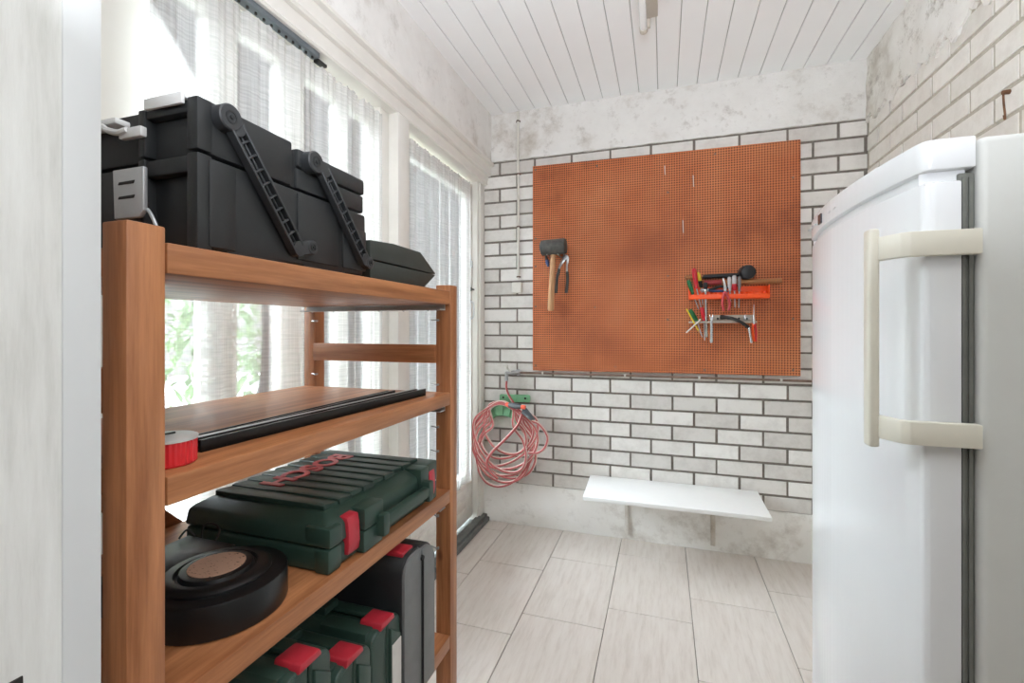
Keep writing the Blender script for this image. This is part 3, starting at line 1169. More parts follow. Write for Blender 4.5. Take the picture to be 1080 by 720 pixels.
for a, b_ in ((0.656, 0.686), (0.940, 0.966)):
    bm = B()
    prism(bm, [(x1 - 0.02, ZS3 + 0.012), (x1 + 0.003, ZS3 + 0.014), (x1 + 0.0055, ZS3 + 0.030), (x1 + 0.004, ZS3 + 0.062), (x1 + 0.001, ZS3 + 0.076), (x1 - 0.02, ZS3 + 0.078)], 1, a, b_, 0.0018)
    obj('latch', bm, case_red, bc)['label'] = 'red latch'
zt = ZS3 + 0.0958
M = Matrix(((0, 1.0, 0, -0.722), (-0.98, 0, 0, 0.811), (0, 0, 1, zt), (0, 0, 0, 1)))
# letters read from the far end towards the camera; their tops point to the room
lt = letters('BOSCH', 0.070, 0.0012, M, 'lettering', text_red, bc)
lt['label'] = 'red raised letters'

# ------------------------------------------------------------------ bottom shelf cases
ZS4 = 0.3895
uc = thing('tool_case', 'tall black upright case with its lit end in grey and a red latch on the bottom shelf', 'case', (-0.64, 0.853, ZS4))


def arch(y0, y1, z0, z1, r0, r1):
    p = [(y0, z0), (y1, z0)]
    for i in range(9):
        a = PI / 2 * i / 8
        p.append((y1 - r1 + r1 * math.cos(a), z1 - r1 + r1 * math.sin(a)))
    for i in range(9):
        a = PI / 2 + PI / 2 * i / 8
        p.append((y0 + r0 + r0 * math.cos(a), z1 - r0 + r0 * math.sin(a)))
    return p


bm = B()
prism(bm, arch(0.789, 0.8565, ZS4, 0.694, 0.035, 0.006), 0, -0.80, -0.484, 0.003)
prism(bm, arch(0.8595, 0.918, ZS4, 0.690, 0.006, 0.045), 0, -0.80, -0.484, 0.003)
obj('shell', bm, black_pl, uc)
bm = B()
prism(bm, arch(0.791, 0.8565, ZS4 + 0.002, 0.690, 0.035, 0.004), 0, -0.486, -0.478, 0.002)
prism(bm, arch(0.8600, 0.916, ZS4 + 0.002, 0.686, 0.004, 0.045), 0, -0.486, -0.478, 0.002)
obj('lit_end', bm, case_lit_grey, uc)['label'] = 'black end face, its light put in as grey'
bm = B()
rod(bm, (-0.486, 0.858, 0.668), (-0.474, 0.858, 0.668), [(0, 0.006), (1, 0.005)], 16)
rod(bm, (-0.475, 0.858, 0.40), (-0.475, 0.858, 0.668), [(0, 0.002), (1, 0.002)], 8)
obj('hinge', bm, black_deep, uc)
bm = B()
box(bm, -0.580, -0.492, 0.806, 0.846, 0.688, 0.6985, 0.003)
obj('latch', bm, case_red, uc)['label'] = 'red latch'


def green_case(y, label, zt=0.602):
    g = thing('drill_case', label, 'case', (-0.65, y, ZS4), 'upright green cases on the bottom shelf')
    bm = B()
    prism(bm, arch(y - 0.048, y - 0.001, ZS4, zt, 0.024, 0.004), 0, -0.80, -0.486, 0.005, 3)
    box(bm, -0.60, -0.50, y - 0.045, y - 0.012, zt - 0.05, zt + 0.002, 0.004)
    obj('shell_half', bm, case_green, g)
    bm = B()
    prism(bm, arch(y + 0.001, y + 0.047, ZS4, zt, 0.004, 0.024), 0, -0.80, -0.486, 0.005, 3)
    prism(bm, [(y + 0.006, ZS4 + 0.02), (y + 0.040, ZS4 + 0.02), (y + 0.040, zt - 0.04), (y + 0.006, zt - 0.015)], 0, -0.488, -0.480, 0.003)
    obj('shell_half', bm, case_green, g)
    bm = B()
    box(bm, -0.72, -0.606, y - 0.020, y + 0.018, zt - 0.002, zt + 0.014, 0.004)
    obj('handle', bm, case_green, g)
    bm = B()
    prism(bm, [(y - 0.024, zt - 0.004), (y + 0.024, zt - 0.004), (y + 0.020, zt + 0.007), (y - 0.020, zt + 0.009)], 0, -0.530, -0.483, 0.003)
    obj('latch', bm, case_red, g)['label'] = 'red latch'
    return g


g1 = green_case(0.742, 'upright dark green case with a white sticker, next to the black case')
bm = B()
box(bm, -0.4805, -0.4785, 0.750, 0.780, 0.41, 0.555, 0.0006, 1)
obj('sticker', bm, paper, g1)['label'] = 'white paper sticker'


def copy_thing(root, dy, label, skip=()):
    r = root.copy()
    COL.objects.link(r)
    r.location = root.location + Vector((0, dy, 0))
    r['label'] = label
    for ch in list(root.children):
        if ch.name.split('.')[0] in skip:
            continue
        c = ch.copy()
        COL.objects.link(c)
        c.parent = r
    return r


copy_thing(g1, -0.0955, 'upright dark green case without a sticker, second from the black case', ('sticker',))
green_case(0.545, 'tallest upright dark green case, nearest the camera on the bottom shelf', 0.664)

# ------------------------------------------------------------------ pegboard and tools
pb = thing('pegboard', 'large orange-brown perforated hardboard panel on the brick back wall', 'pegboard', (-0.04, 2.58, 0.905))
YP0, YP1 = 2.576, 2.588     # front and rear of the board
bm = B()
prism(bm, [(-0.717, 0.903), (0.632, 0.912), (0.632, 2.062), (-0.717, 2.077)], 1, YP0, YP1, 0.001, 1)
for z in (0.93, 1.95):
    box(bm, -0.69, 0.61, YP1, 2.5932, z, z + 0.03)
obj('panel', bm, peg_m, pb)
for x, z in ((-0.70, 2.055), (-0.70, 1.66), (-0.70, 1.50), (-0.70, 1.27), (-0.70, 0.93), (-0.36, 1.26), (0.02, 1.86), (0.02, 1.42), (0.02, 1.19), (0.60, 1.88), (0.60, 1.19), (0.60, 0.94), (-0.25, 0.935), (0.2, 0.93), (-0.35, 2.04), (0.25, 2.035)):
    bm = B()
    rod(bm, (x, YP0 + 0.001, z), (x, YP0 - 0.003, z), [(0, 0.006), (0.6, 0.0055), (1, 0.003)], 12)
    obj('screw', bm, copper, pb)
YT = YP0 - 0.0005


def on_wall(name, label, cat, x, z, group=None):
    return thing(name, label, cat, (x, YT, z), group)


# wire hooks left in the board
for x, z, l, lab in ((0.005, 1.995, 0.04, 'bent wire hook near the top of the pegboard'), (0.145, 1.93, 0.05, 'bent wire hook in the upper right part of the pegboard'), (0.095, 1.70, 0.055, 'bent wire hook hanging above the orange tool rack')):
    bm = B()
    tube(bm, smooth_path([(x, YP0 + 0.002, z + 0.004), (x, YT - 0.006, z + 0.003), (x + 0.001, YT - 0.007, z - l * 0.5), (x + 0.002, YT - 0.006, z - l), (x + 0.003, YT - 0.014, z - l - 0.003)]), 0.0019, 8)
    o = obj('wire_hook', bm, conduit_m, loc=(x, YT, z))
    tag(o, lab, 'hook', 'wire hooks in the pegboard')

# rubber mallet
ml = on_wall('rubber_mallet', 'worn black rubber mallet hanging head up on the left of the pegboard', 'mallet', -0.58, 1.55)
bm = B()
rod(bm, (-0.650, 2.512, 1.592), (-0.508, 2.506, 1.596), [(0, 0.034), (0.03, 0.041), (0.10, 0.043), (0.9, 0.043), (0.97, 0.041), (1, 0.034)], 32)
obj('head', bm, rubber, ml)
bm = B()
rod(bm, (-0.579, 2.509, 1.60), (-0.604, 2.545, 1.243), [(0, 0.014), (0.3, 0.0145), (0.6, 0.0165), (0.9, 0.018), (0.97, 0.018), (1, 0.014)], 18)
obj('handle', bm, wood_handle, ml)
for x, lab in ((-0.61, 'steel prong holding up the rubber mallet, left of its handle'), (-0.55, 'steel prong holding up the rubber mallet, right of its handle')):
    bm = B()
    tube(bm, [Vector((x, YP0 + 0.002, 1.545)), Vector((x, 2.52, 1.5455)), Vector((x, 2.48, 1.549))], 0.003, 8)
    tag(obj('peg_hook', bm, steel, loc=(x, YT, 1.545)), lab, 'hook', 'prongs holding the mallet')

# small blue clamp under the mallet head
bl = on_wall('blue_clip', 'small blue clip hanging below the left side of the mallet head', 'clip', -0.627, 1.52)
bm = B()
rod(bm, (-0.635, 2.56, 1.555), (-0.629, 2.56, 1.53), [(0, 0.007), (1, 0.009)], 10)
obj('hook_end', bm, iron, bl)
bm = B()
rod(bm, (-0.629, 2.56, 1.532), (-0.622, 2.56, 1.494), [(0, 0.009), (0.5, 0.011), (1, 0.006)], 12)
obj('body', bm, blue_h, bl)

# water pump pliers
wp = on_wall('water_pump_pliers', 'water pump pliers with dark grips hanging right of the mallet', 'pliers', -0.53, 1.46)
bm = B()
Y = 2.5625
prism(bm, [(-0.541, 1.575), (-0.534, 1.578), (-0.526, 1.560), (-0.510, 1.552), (-0.503, 1.536), (-0.506, 1.512), (-0.515, 1.500), (-0.519, 1.515), (-0.520, 1.532), (-0.531, 1.540)], 1, Y, Y + 0.010, 0.002)
tube(bm, smooth_path([(-0.512, Y + 0.005, 1.53), (-0.516, Y + 0.005, 1.50), (-0.516, Y + 0.005, 1.47), (-0.516, Y + 0.005, 1.45)]), 0.006, 8)
obj('jaw', bm, steel, wp)
bm = B()
prism(bm, [(-0.536, 1.552), (-0.520, 1.545), (-0.514, 1.532), (-0.536, 1.508), (-0.556, 1.475), (-0.564, 1.478), (-0.556, 1.505), (-0.543, 1.528)], 1, Y - 0.008, Y - 0.0005, 0.002)
rod(bm, (-0.526, Y - 0.011, 1.529), (-0.526, Y + 0.012, 1.529), [(0, 0.006), (1, 0.006)], 14)
obj('jaw', bm, steel, wp)
for pts in ([(-0.558, Y - 0.004, 1.478), (-0.569, Y - 0.004, 1.43), (-0.575, Y - 0.004, 1.38), (-0.578, Y - 0.004, 1.342)], [(-0.515, Y + 0.005, 1.462), (-0.513, Y + 0.005, 1.42), (-0.516, Y + 0.005, 1.38), (-0.520, Y + 0.005, 1.342)]):
    bm = B()
    tube(bm, smooth_path(pts), 0.0082, 10)
    obj('grip', bm, rubber, wp)

# orange tool rack
ork = on_wall('tool_rack', 'bright orange plastic tool rack on the right of the pegboard', 'rack', 0.306, 1.30)
bm = B()
box(bm, 0.122, 0.490, 2.571, 2.5755, 1.296, 1.356, 0.001)
box(bm, 0.122, 0.490, 2.556, 2.5755, 1.292, 1.296, 0.001)
box(bm, 0.122, 0.490, 2.5245, 2.529, 1.292, 1.315, 0.001)
box(bm, 0.486, 0.490, 2.525, 2.5755, 1.292, 1.357, 0.001)
box(bm, 0.122, 0.126, 2.525, 2.5755, 1.292, 1.338, 0.001)
for i in range(17):
    x = 0.140 + i * 0.0205
    prism(bm, [(x, 2.554), (x + 0.016, 2.554), (x + 0.008, 2.546)], 2, 1.310, 1.326)
box(bm, 0.128, 0.484, 2.553, 2.557, 1.294, 1.326, 0.001)
obj('tray', bm, orange_pl, ork)

# lower metal rack
lrk = on_wall('tool_rack', 'grey bent metal tool strip below the orange rack', 'rack', 0.28, 1.18)
bm = B()
box(bm, 0.235, 0.425, 2.572, 2.5755, 1.176, 1.212, 0.001)
for z in (1.18, 1.2):
    pass
box(bm, 0.122, 0.434, 2.528, 2.5755, 1.173, 1.178, 0.001)
box(bm, 0.122, 0.434, 2.526, 2.530, 1.171, 1.180, 0.001)
obj('strip', bm, plain('worn_beige_metal', (184, 172, 158), 0.5, 0.3, var=0.15), lrk)
for x in (0.262, 0.31, 0.36, 0.405):
    bm = B()
    rod(bm, (x, 2.573, 1.194), (x, 2.569, 1.194), [(0, 0.006), (1, 0.004)], 12)
    obj('screw', bm, iron, lrk)


def screwdriver(name, label, top, neck, tip, hm, r=0.010, sm=None, y=2.55, sr=0.003, cap=None):
    root = thing(name, label, 'screwdriver', (neck[0], y, neck[1]), 'screwdrivers on the pegboard')
    a = (top[0], y, top[1]); b_ = (neck[0], y, neck[1]); c = (tip[0], y + 0.002, tip[1])
    bm = B()
    rod(bm, a, b_, [(0, r * 0.55), (0.06, r * 0.92), (0.25, r), (0.7, r * 0.92), (0.85, r * 0.62), (0.95, r * 0.8), (1, r * 0.5)], 12)
    obj('handle', bm, hm, root)
    bm = B()
    rod(bm, b_, c, [(-0.05, sr), (0.88, sr), (1, sr * 0.5)], 10)
    obj('shank', bm, sm or steel, root)
    if cap:
        bm = B()
        d = Vector(b_) - Vector(a)
        rod(bm, Vector(a) + d * 0.55, Vector(a) + d * 0.98, [(0, r * 1.03), (0.8, r * 0.98), (1, r * 0.7)], 12)
        obj('collar', bm, cap, root)
    return root


screwdriver('screwdriver', 'screwdriver with a thick red handle leaning at the left of the orange rack', (0.146, 1.450), (0.160, 1.345), (0.200, 1.160), red_h, 0.0125, y=2.539)
screwdriver('screwdriver', 'yellow and black screwdriver beside the thick red one in the orange rack', (0.167, 1.432), (0.184, 1.350), (0.191, 1.262), yellow_h, 0.009, y=2.556, cap=black_h)
screwdriver('screwdriver', 'dark green screwdriver leaning at the left end of the orange rack', (0.120, 1.392), (0.142, 1.318), (0.170, 1.24), green_h, 0.011, y=2.540)
screwdriver('screwdriver', 'pale grey handled screwdriver left of the red and clear one in the orange rack', (0.311, 1.402), (0.315, 1.330), (0.318, 1.262), clear_h, 0.0095, y=2.542)
screwdriver('screwdriver', 'red and clear handled screwdriver in the middle of the orange rack', (0.334, 1.408), (0.335, 1.330), (0.338, 1.248), clear_h, 0.0115, y=2.540, cap=red_h)
screwdriver('screwdriver', 'grey handled screwdriver right of the red and clear one in the orange rack', (0.357, 1.402), (0.357, 1.328), (0.355, 1.246), plain('grey_handle', (138, 134, 132), 0.35), 0.0085, y=2.542, sr=0.0034)
screwdriver('screwdriver', 'green handled screwdriver leaning in the grey metal strip', (0.126, 1.240), (0.163, 1.180), (0.187, 1.098), green_h, 0.0125, y=2.545)
screwdriver('screwdriver', 'red handled screwdriver standing in the grey metal strip', (0.183, 1.252), (0.196, 1.182), (0.198, 1.082), red_h, 0.0105, y=2.54, sr=0.0036)

# pencil-like yellow rod and thin steel rod crossing in the lower strip
o = thing('marking_pencil', 'thin yellow pencil slanting through the left end of the metal strip', 'pencil', (0.141, 2.552, 1.18))
bm = B()
rod(bm, (0.110, 2.519, 1.243), (0.166, 2.519, 1.134), [(0, 0.004), (1, 0.004)], 6)
obj('shaft', bm, yellow_h, o)
bm = B()
rod(bm, (0.166, 2.519, 1.134), (0.172, 2.519, 1.122), [(0, 0.004), (1, 0.0008)], 6)
obj('tip', bm, wood_handle, o)
bm = B()
tube(bm, [Vector((0.176, 2.524, 1.190)), Vector((0.166, 2.510, 1.178)), Vector((0.108, 2.510, 1.122))], 0.0035, 8)
tag(obj('hex_key', bm, conduit_m, loc=(0.14, 2.545, 1.16)), 'thin pale rod crossing the yellow pencil below the metal strip', 'hex key')

# long flat steel chisel from the orange rack
o = thing('cold_chisel', 'long bare steel chisel hanging through the left part of the orange rack', 'chisel', (0.203, 2.536, 1.3))
bm = B()
rod(bm, (0.201, 2.538, 1.345), (0.206, 2.535, 1.10), [(0, 0.007), (0.03, 0.009), (0.1, 0.0065), (0.75, 0.0055), (0.9, 0.008), (0.98, 0.007), (1, 0.004)], 8, 0.7)
obj('blade', bm, steel, o)
bm = B()
rod(bm, (0.201, 2.538, 1.375), (0.201, 2.538, 1.342), [(0, 0.010), (0.5, 0.011), (1, 0.008)], 12)
obj('striking_head', bm, black_h, o)

# dark pliers with blue grip lying in the tray
o = thing('cutting_pliers', 'dark pliers with blue grips lying behind the front of the orange rack', 'pliers', (0.25, 2.56, 1.33))
bm = B()
prism(bm, [(0.176, 1.342), (0.200, 1.350), (0.222, 1.346), (0.222, 1.334), (0.200, 1.328), (0.176, 1.336)], 1, 2.555, 2.565, 0.002)
obj('jaw', bm, steel, o)
for z0, z1, mt in ((1.346, 1.356, black_h), (1.334, 1.332, blue_h)):
    bm = B()
    tube(bm, smooth_path([(0.218, 2.560, 1.340), (0.24, 2.560, z0), (0.275, 2.560, z1), (0.31, 2.560, z1 - 0.006)]), 0.007, 8)
    obj('grip', bm, mt, o)

# round black mallet at the back, wooden handle lying along the top of the rack
o = thing('round_mallet', 'black headed mallet lying with its dark handle along the top of the orange rack', 'mallet', (0.3, 2.56, 1.405))
bm = B()
rod(bm, (0.388, 2.573, 1.422), (0.394, 2.505, 1.420), [(0, 0.030), (0.08, 0.035), (0.8, 0.0355), (0.95, 0.033), (1, 0.027)], 28)
obj('head', bm, black_h, o)
bm = B()
rod(bm, (0.105, 2.5645, 1.408), (0.36, 2.563, 1.410), [(0, 0.007), (0.05, 0.010), (0.3, 0.008), (0.4, 0.007)], 12)
obj('handle_end', bm, wood_stick, o)
bm = B()
rod(bm, (0.185, 2.5642, 1.408), (0.375, 2.562, 1.412), [(0, 0.007), (0.1, 0.0105), (0.7, 0.011), (1, 0.008)], 12)
obj('grip', bm, black_h, o)
o = thing('wooden_stick', 'brown wooden stick with a red painted end lying across the orange rack', 'stick', (0.37, 2.55, 1.376))
bm = B()
rod(bm, (0.276, 2.553, 1.377), (0.545, 2.548, 1.376), [(0, 0.010), (0.6, 0.0115), (0.97, 0.012), (1, 0.010)], 12)
obj('shaft', bm, wood_stick, o)
bm = B()
rod(bm, (0.196, 2.556, 1.377), (0.278, 2.553, 1.377), [(0, 0.011), (0.05, 0.013), (0.9, 0.012), (1, 0.0105)], 12)
obj('painted_end', bm, plain('dull_red_paint', (150, 48, 50), 0.5), o)

# red handled pliers hanging over the rack front
o = thing('combination_pliers', 'red handled pliers hanging open over the front of the orange rack', 'pliers', (0.29, 2.518, 1.33))
bm = B()
Y = 2.510
prism(bm, [(0.276, 1.392), (0.284, 1.394), (0.290, 1.375), (0.298, 1.345), (0.296, 1.325), (0.286, 1.320), (0.280, 1.335), (0.282, 1.360)], 1, Y, Y + 0.010, 0.002)
rod(bm, (0.289, Y - 0.002, 1.338), (0.289, Y + 0.012, 1.338), [(0, 0.006), (1, 0.006)], 14)
obj('jaw', bm, chrome, o)
for pts in ([(0.290, Y + 0.004, 1.328), (0.281, Y + 0.004, 1.30), (0.277, Y + 0.004, 1.265), (0.284, Y + 0.004, 1.233)], [(0.288, Y + 0.007, 1.328), (0.302, Y + 0.007, 1.30), (0.311, Y + 0.007, 1.265), (0.306, Y + 0.007, 1.233)]):
    bm = B()
    tube(bm, smooth_path(pts), 0.0062, 10)
    obj('grip', bm, plain('worn_red_grip', (190, 62, 66), 0.4), o)

# open-ended spanner
o = thing('spanner', 'chrome open-ended spanner hanging upright in the metal strip', 'spanner', (0.227, 2.53, 1.14))
bm = B()
Y = 2.519
prism(bm, [(0.2215, 1.215), (0.218, 1.205), (0.220, 1.193), (0.2225, 1.185), (0.2215, 1.090), (0.220, 1.083), (0.2205, 1.073), (0.226, 1.069), (0.233, 1.073), (0.2345, 1.083), (0.2325, 1.090), (0.2325, 1.185), (0.235, 1.193), (0.2365, 1.206), (0.232, 1.217), (0.2305, 1.201), (0.2235, 1.201)], 1, Y, Y + 0.006, 0.001, 1)
obj('body', bm, chrome, o)

# adjustable wrench
o = thing('adjustable_wrench', 'black and chrome curved wrench lying across the right of the metal strip', 'wrench', (0.36, 2.54, 1.18))
bm = B()
tube(bm, smooth_path([(0.272, 2.545, 1.201), (0.30, 2.533, 1.199), (0.335, 2.516, 1.189), (0.37, 2.510, 1.168), (0.396, 2.510, 1.146)]), [0.012, 0.012, 0.012, 0.012, 0.011, 0.010, 0.009, 0.008] + [0.0078] * 25, 10)
obj('black_arm', bm, iron, o)
bm = B()
rod(bm, (0.394, 2.510, 1.152), (0.407, 2.514, 1.073), [(0, 0.007), (0.1, 0.0095), (0.6, 0.0085), (0.85, 0.0095), (0.95, 0.0095), (1, 0.006)], 14, 0.7)
obj('chrome_arm', bm, chrome, o)
o = thing('pipe_clamp', 'small grey jaw clamp sitting on the right end of the metal strip', 'clamp', (0.395, 2.555, 1.19))
bm = B()
prism(bm, [(0.378, 1.181), (0.378, 1.205), (0.386, 1.214), (0.390, 1.204), (0.398, 1.200), (0.406, 1.206), (0.408, 1.182)], 1, 2.548, 2.563, 0.002)
obj('body', bm, steel, o)
bm = B()
rod(bm, (0.392, 2.545, 1.192), (0.392, 2.566, 1.192), [(0, 0.005), (1, 0.005)], 12)
obj('pin', bm, iron, o)

o = thing('long_nose_pliers', 'long nose pliers with red grips pointing up at the right of the metal strip', 'pliers', (0.42, 2.525, 1.17))
bm = B()
rod(bm, (0.4185, 2.520, 1.262), (0.4185, 2.520, 1.165), [(0, 0.0015), (0.5, 0.005), (0.8, 0.009), (0.9, 0.010), (1, 0.007)], 12, 0.7)
obj('jaw', bm, chrome, o)
for dx in (-0.006, 0.006):
    bm = B()
    tube(bm, smooth_path([(0.419 + dx * 0.3, 2.520, 1.170), (0.420 + dx * 1.2, 2.519, 1.14), (0.422 + dx, 2.519, 1.11), (0.425 + dx * 0.4, 2.52, 1.080)]), 0.0052, 10)
    obj('grip', bm, orange_pl if dx < 0 else red_h, o)

# ------------------------------------------------------------------ conduit, socket, pipe, tap
cd = thing('electrical_conduit', 'thin white conduit running from the ceiling down to a small socket box', 'conduit', (-0.807, 2.585, 1.44))
bm = B()
tube(bm, smooth_path([(-0.807, 2.577, 2.405), (-0.805, 2.575, 2.28), (-0.808, 2.577, 2.13), (-0.807, 2.585, 2.06), (-0.807, 2.5855, 1.435)]), 0.0075, 10)
obj('pipe', bm, conduit_m, cd)
for z in (2.045, 1.737, 1.445, 2.35):
    bm = B()
    yy = 2.577 if z > 2.13 else 2.5855
    rod(bm, (-0.807, yy, z - 0.004), (-0.807, yy, z + 0.004), [(0, 0.0095), (1, 0.0095)], 14)
    box(bm, -0.820, -0.794, yy + 0.004, yy + 0.009, z - 0.004, z + 0.004)
    obj('clip', bm, clip_m, cd)
sk = obj('socket_box', (lambda b_: (box(b_, -0.843, -0.783, 2.566, 2.5945, 1.350, 1.412, 0.006, 3), b_)[1])(B()), conduit_m, cd)
bm = B()
rod(bm, (-0.813, 2.567, 1.381), (-0.813, 2.563, 1.381), [(0, 0.021), (0.5, 0.021), (0.6, 0.017), (0.1, 0.016)], 28)
obj('socket', bm, conduit_m, sk)

pp = thing('water_pipe', 'thin tarnished water pipe along the brick wall below the pegboard', 'pipe', (0, 2.586, 0.888))
bm = B()
tube(bm, [Vector((-0.812, 2.585, 0.886)), Vector((0.3, 2.585, 0.889)), Vector((0.905, 2.585, 0.888))], 0.006, 10)
obj('tube', bm, copper, pp)
for x in (-0.66, -0.2, 0.175, 0.55):
    bm = B()
    rod(bm, (x - 0.005, 2.585, 0.888), (x + 0.005, 2.585, 0.888), [(0, 0.009), (1, 0.009)], 12)
    obj('clip', bm, conduit_m, pp)

tp = thing('tap', 'small weathered wall tap feeding the garden hose', 'tap', (-0.84, 2.56, 0.88))
bm = B()
rod(bm, (-0.808, 2.590, 0.887), (-0.808, 2.560, 0.887), [(0, 0.019), (0.2, 0.019), (0.3, 0.012), (1, 0.012)], 16)
rod(bm, (-0.800, 2.562, 0.888), (-0.872, 2.545, 0.884), [(0, 0.011), (0.4, 0.014), (0.6, 0.010), (1, 0.010)], 14)
rod(bm, (-0.866, 2.546, 0.888), (-0.866, 2.544, 0.840), [(0, 0.011), (0.5, 0.009), (0.8, 0.010), (1, 0.010)], 14)
obj('body', bm, steel, tp)
bm = B()
rod(bm, (-0.840, 2.55, 0.89), (-0.868, 2.535, 0.925), [(0, 0.005), (0.6, 0.005), (0.7, 0.009), (1, 0.007)], 12)
box(bm, -0.885, -0.855, 2.529, 2.539, 0.922, 0.931, 0.002)
obj('handle', bm, conduit_m, tp)

# hose hanger
hh = thing('hose_hanger', 'light green plastic hose hanger screwed to the brick wall', 'hanger', (-0.86, 2.59, 0.7))
bm = B()
prism(bm, [(-0.918, 0.712), (-0.924, 0.720), (-0.924, 0.748), (-0.918, 0.755), (-0.742, 0.758), (-0.736, 0.752), (-0.736, 0.722), (-0.742, 0.714)], 1, 2.584, 2.5945, 0.003)
obj('back_plate', bm, hang_green, hh)
for x in (-0.90, -0.765):
    bm = B()
    rod(bm, (x, 2.585, 0.737), (x, 2.581, 0.737), [(0, 0.007), (1, 0.005)], 12)
    obj('screw', bm, iron, hh)
bm = B()
cx, cz = -0.888, 0.588
outer = [(cx + 0.104 * math.cos(math.radians(a)), cz + 0.112 * math.sin(math.radians(a))) for a in range(4, 177, 6)]
inner = [(cx + 0.078 * math.cos(math.radians(a)), cz + 0.050 * math.sin(math.radians(a))) for a in range(176, 3, -6)]
prism(bm, outer + inner, 1, 2.538, 2.5935, 0.003)
for a in (30, 60, 90, 120, 150):
    c_, s_ = math.cos(math.radians(a)), math.sin(math.radians(a))
    tube(bm, [Vector((cx + 0.079 * c_, 2.535, cz + 0.054 * s_)), Vector((cx + 0.098 * c_, 2.535, cz + 0.104 * s_))], 0.003, 6)
obj('saddle', bm, hang_green, hh)

# hose: one continuous tube, several uneven coils
hs = thing('garden_hose', 'coiled red and white striped garden hose hanging on the green hanger', 'hose', (-0.86, 2.52, 0.24))
rnd = random.Random(11)
path = [(-0.866, 2.544, 0.838), (-0.864, 2.535, 0.80), (-0.845, 2.53, 0.755), (-0.815, 2.52, 0.720)]
pathA = smooth_path(path, 8)
loops = [  # left, right, bottom, tilt, depth
    (-1.062, -0.690, 0.300, 0.00, 2.513), (-1.045, -0.668, 0.340, 0.03, 2.505), (-1.068, -0.712, 0.262, -0.03, 2.514), (-1.010, -0.694, 0.400, 0.05, 2.512),
    (-1.052, -0.735, 0.330, -0.08, 2.498), (-1.020, -0.672, 0.360, 0.10, 2.511), (-0.990, -0.735, 0.430, -0.04, 2.506), (-1.040, -0.700, 0.236, 0.06, 2.515), (-1.066, -0.682, 0.290, -0.05, 2.516)]
pts = [(-0.80, 2.505, 0.705), (-0.755, 2.51, 0.66)]
for i, (l, r, b_, ti, y) in enumerate(loops):
    cxm = (l + r) / 2
    top = 0.712 + 0.005 * (i % 3)
    rx, rz = (r - l) / 2, (0.66 - b_) / 2
    zc = (0.66 + b_) / 2
    for a in (48, 20, -10, -40, -68, -95, -122, -150, -178, -206, -228):
        ca, sa = math.cos(math.radians(a)), math.sin(math.radians(a))
        pts.append((cxm + rx * ca + ti * 0.35 * sa, y + 0.004 * math.sin(a * 0.07), zc + rz * sa + ti * 0.5 * ca))
    pts += [
            (-0.955 - 0.01 * (i % 2), 2.514 + 0.007 * ((i * 5) % 4 - 1.5) / 1.5, 0.690), (-0.885, 2.514 + 0.007 * ((i * 7) % 4 - 1.5) / 1.5, top), (-0.815, 2.514 + 0.007 * ((i * 3) % 4 - 1.5) / 1.5, 0.688)]
pts += [(-0.73, 2.515, 0.63), (-0.66, 2.505, 0.61), (-0.612, 2.50, 0.55), (-0.622, 2.50, 0.49), (-0.665, 2.50, 0.452), (-0.72, 2.50, 0.445)]
bm = B()
tube(bm, pathA, 0.0062, 10, stripe=(1, 2, 6))
tube(bm, smooth_path(pts, 9), 0.0084, 10, stripe=(1, 2, 3, 6, 7, 8))
# a loose diagonal strand across the coil
tube(bm, smooth_path([(-0.755, 2.492, 0.665), (-0.78, 2.488, 0.60), (-0.85, 2.486, 0.52), (-0.93, 2.486, 0.44), (-0.965, 2.488, 0.38), (-0.955, 2.49, 0.33), (-0.90, 2.492, 0.285)], 9), 0.0084, 10, stripe=(1, 2, 6, 7))
obj('tube', bm, [hose_red, hose_pink], hs)
for a, b_ in (((-0.850, 2.495, 0.712), (-0.832, 2.49, 0.711)), ((-0.752, 2.47, 0.708), (-0.730, 2.465, 0.706))):
    bm = B()
    rod(bm, a, b_, [(0, 0.0115), (1, 0.012)], 14)
    obj('coupling_ring', bm, conn_orange, hs)['label'] = 'orange coupling ring'
bm = B()
rod(bm, (-0.834, 2.49, 0.711), (-0.752, 2.47, 0.708), [(0, 0.010), (0.1, 0.014), (0.5, 0.017), (0.9, 0.014), (1, 0.010)], 14)
prism(bm, [(-0.745, 0.705), (-0.725, 0.700), (-0.672, 0.640), (-0.700, 0.636), (-0.752, 0.672)], 1, 2.466, 2.482, 0.003)
obj('spray_gun', bm, conn_grey, hs)['label'] = 'grey spray connector'

# ------------------------------------------------------------------ low white wall shelf
bs = thing('wall_shelf', 'low white board shelf on the back wall above the floor', 'shelf', (0.03, 2.42, 0.33))
bm = B()
prism(bm, [(-0.388, 2.586), (-0.372, 2.240), (0.443, 2.243), (0.446, 2.586)], 2, 0.312, 0.331, 0.002)
obj('board', bm, plain('white_laminate', (238, 237, 235), 0.35, var=0.01), bs)
for x in (-0.19, 0.24):
    bm = B()
    box(bm, x - 0.011, x + 0.011, 2.578, 2.5845, 0.03, 0.312, 0.001)
    box(bm, x - 0.011, x + 0.011, 2.34, 2.582, 0.306, 0.3118, 0.001)
    prism(bm, [(2.58, 0.20), (2.574, 0.20), (2.43, 0.306), (2.44, 0.309)], 0, x - 0.002, x + 0.002)
    obj('bracket', bm, rusty_white, bs)

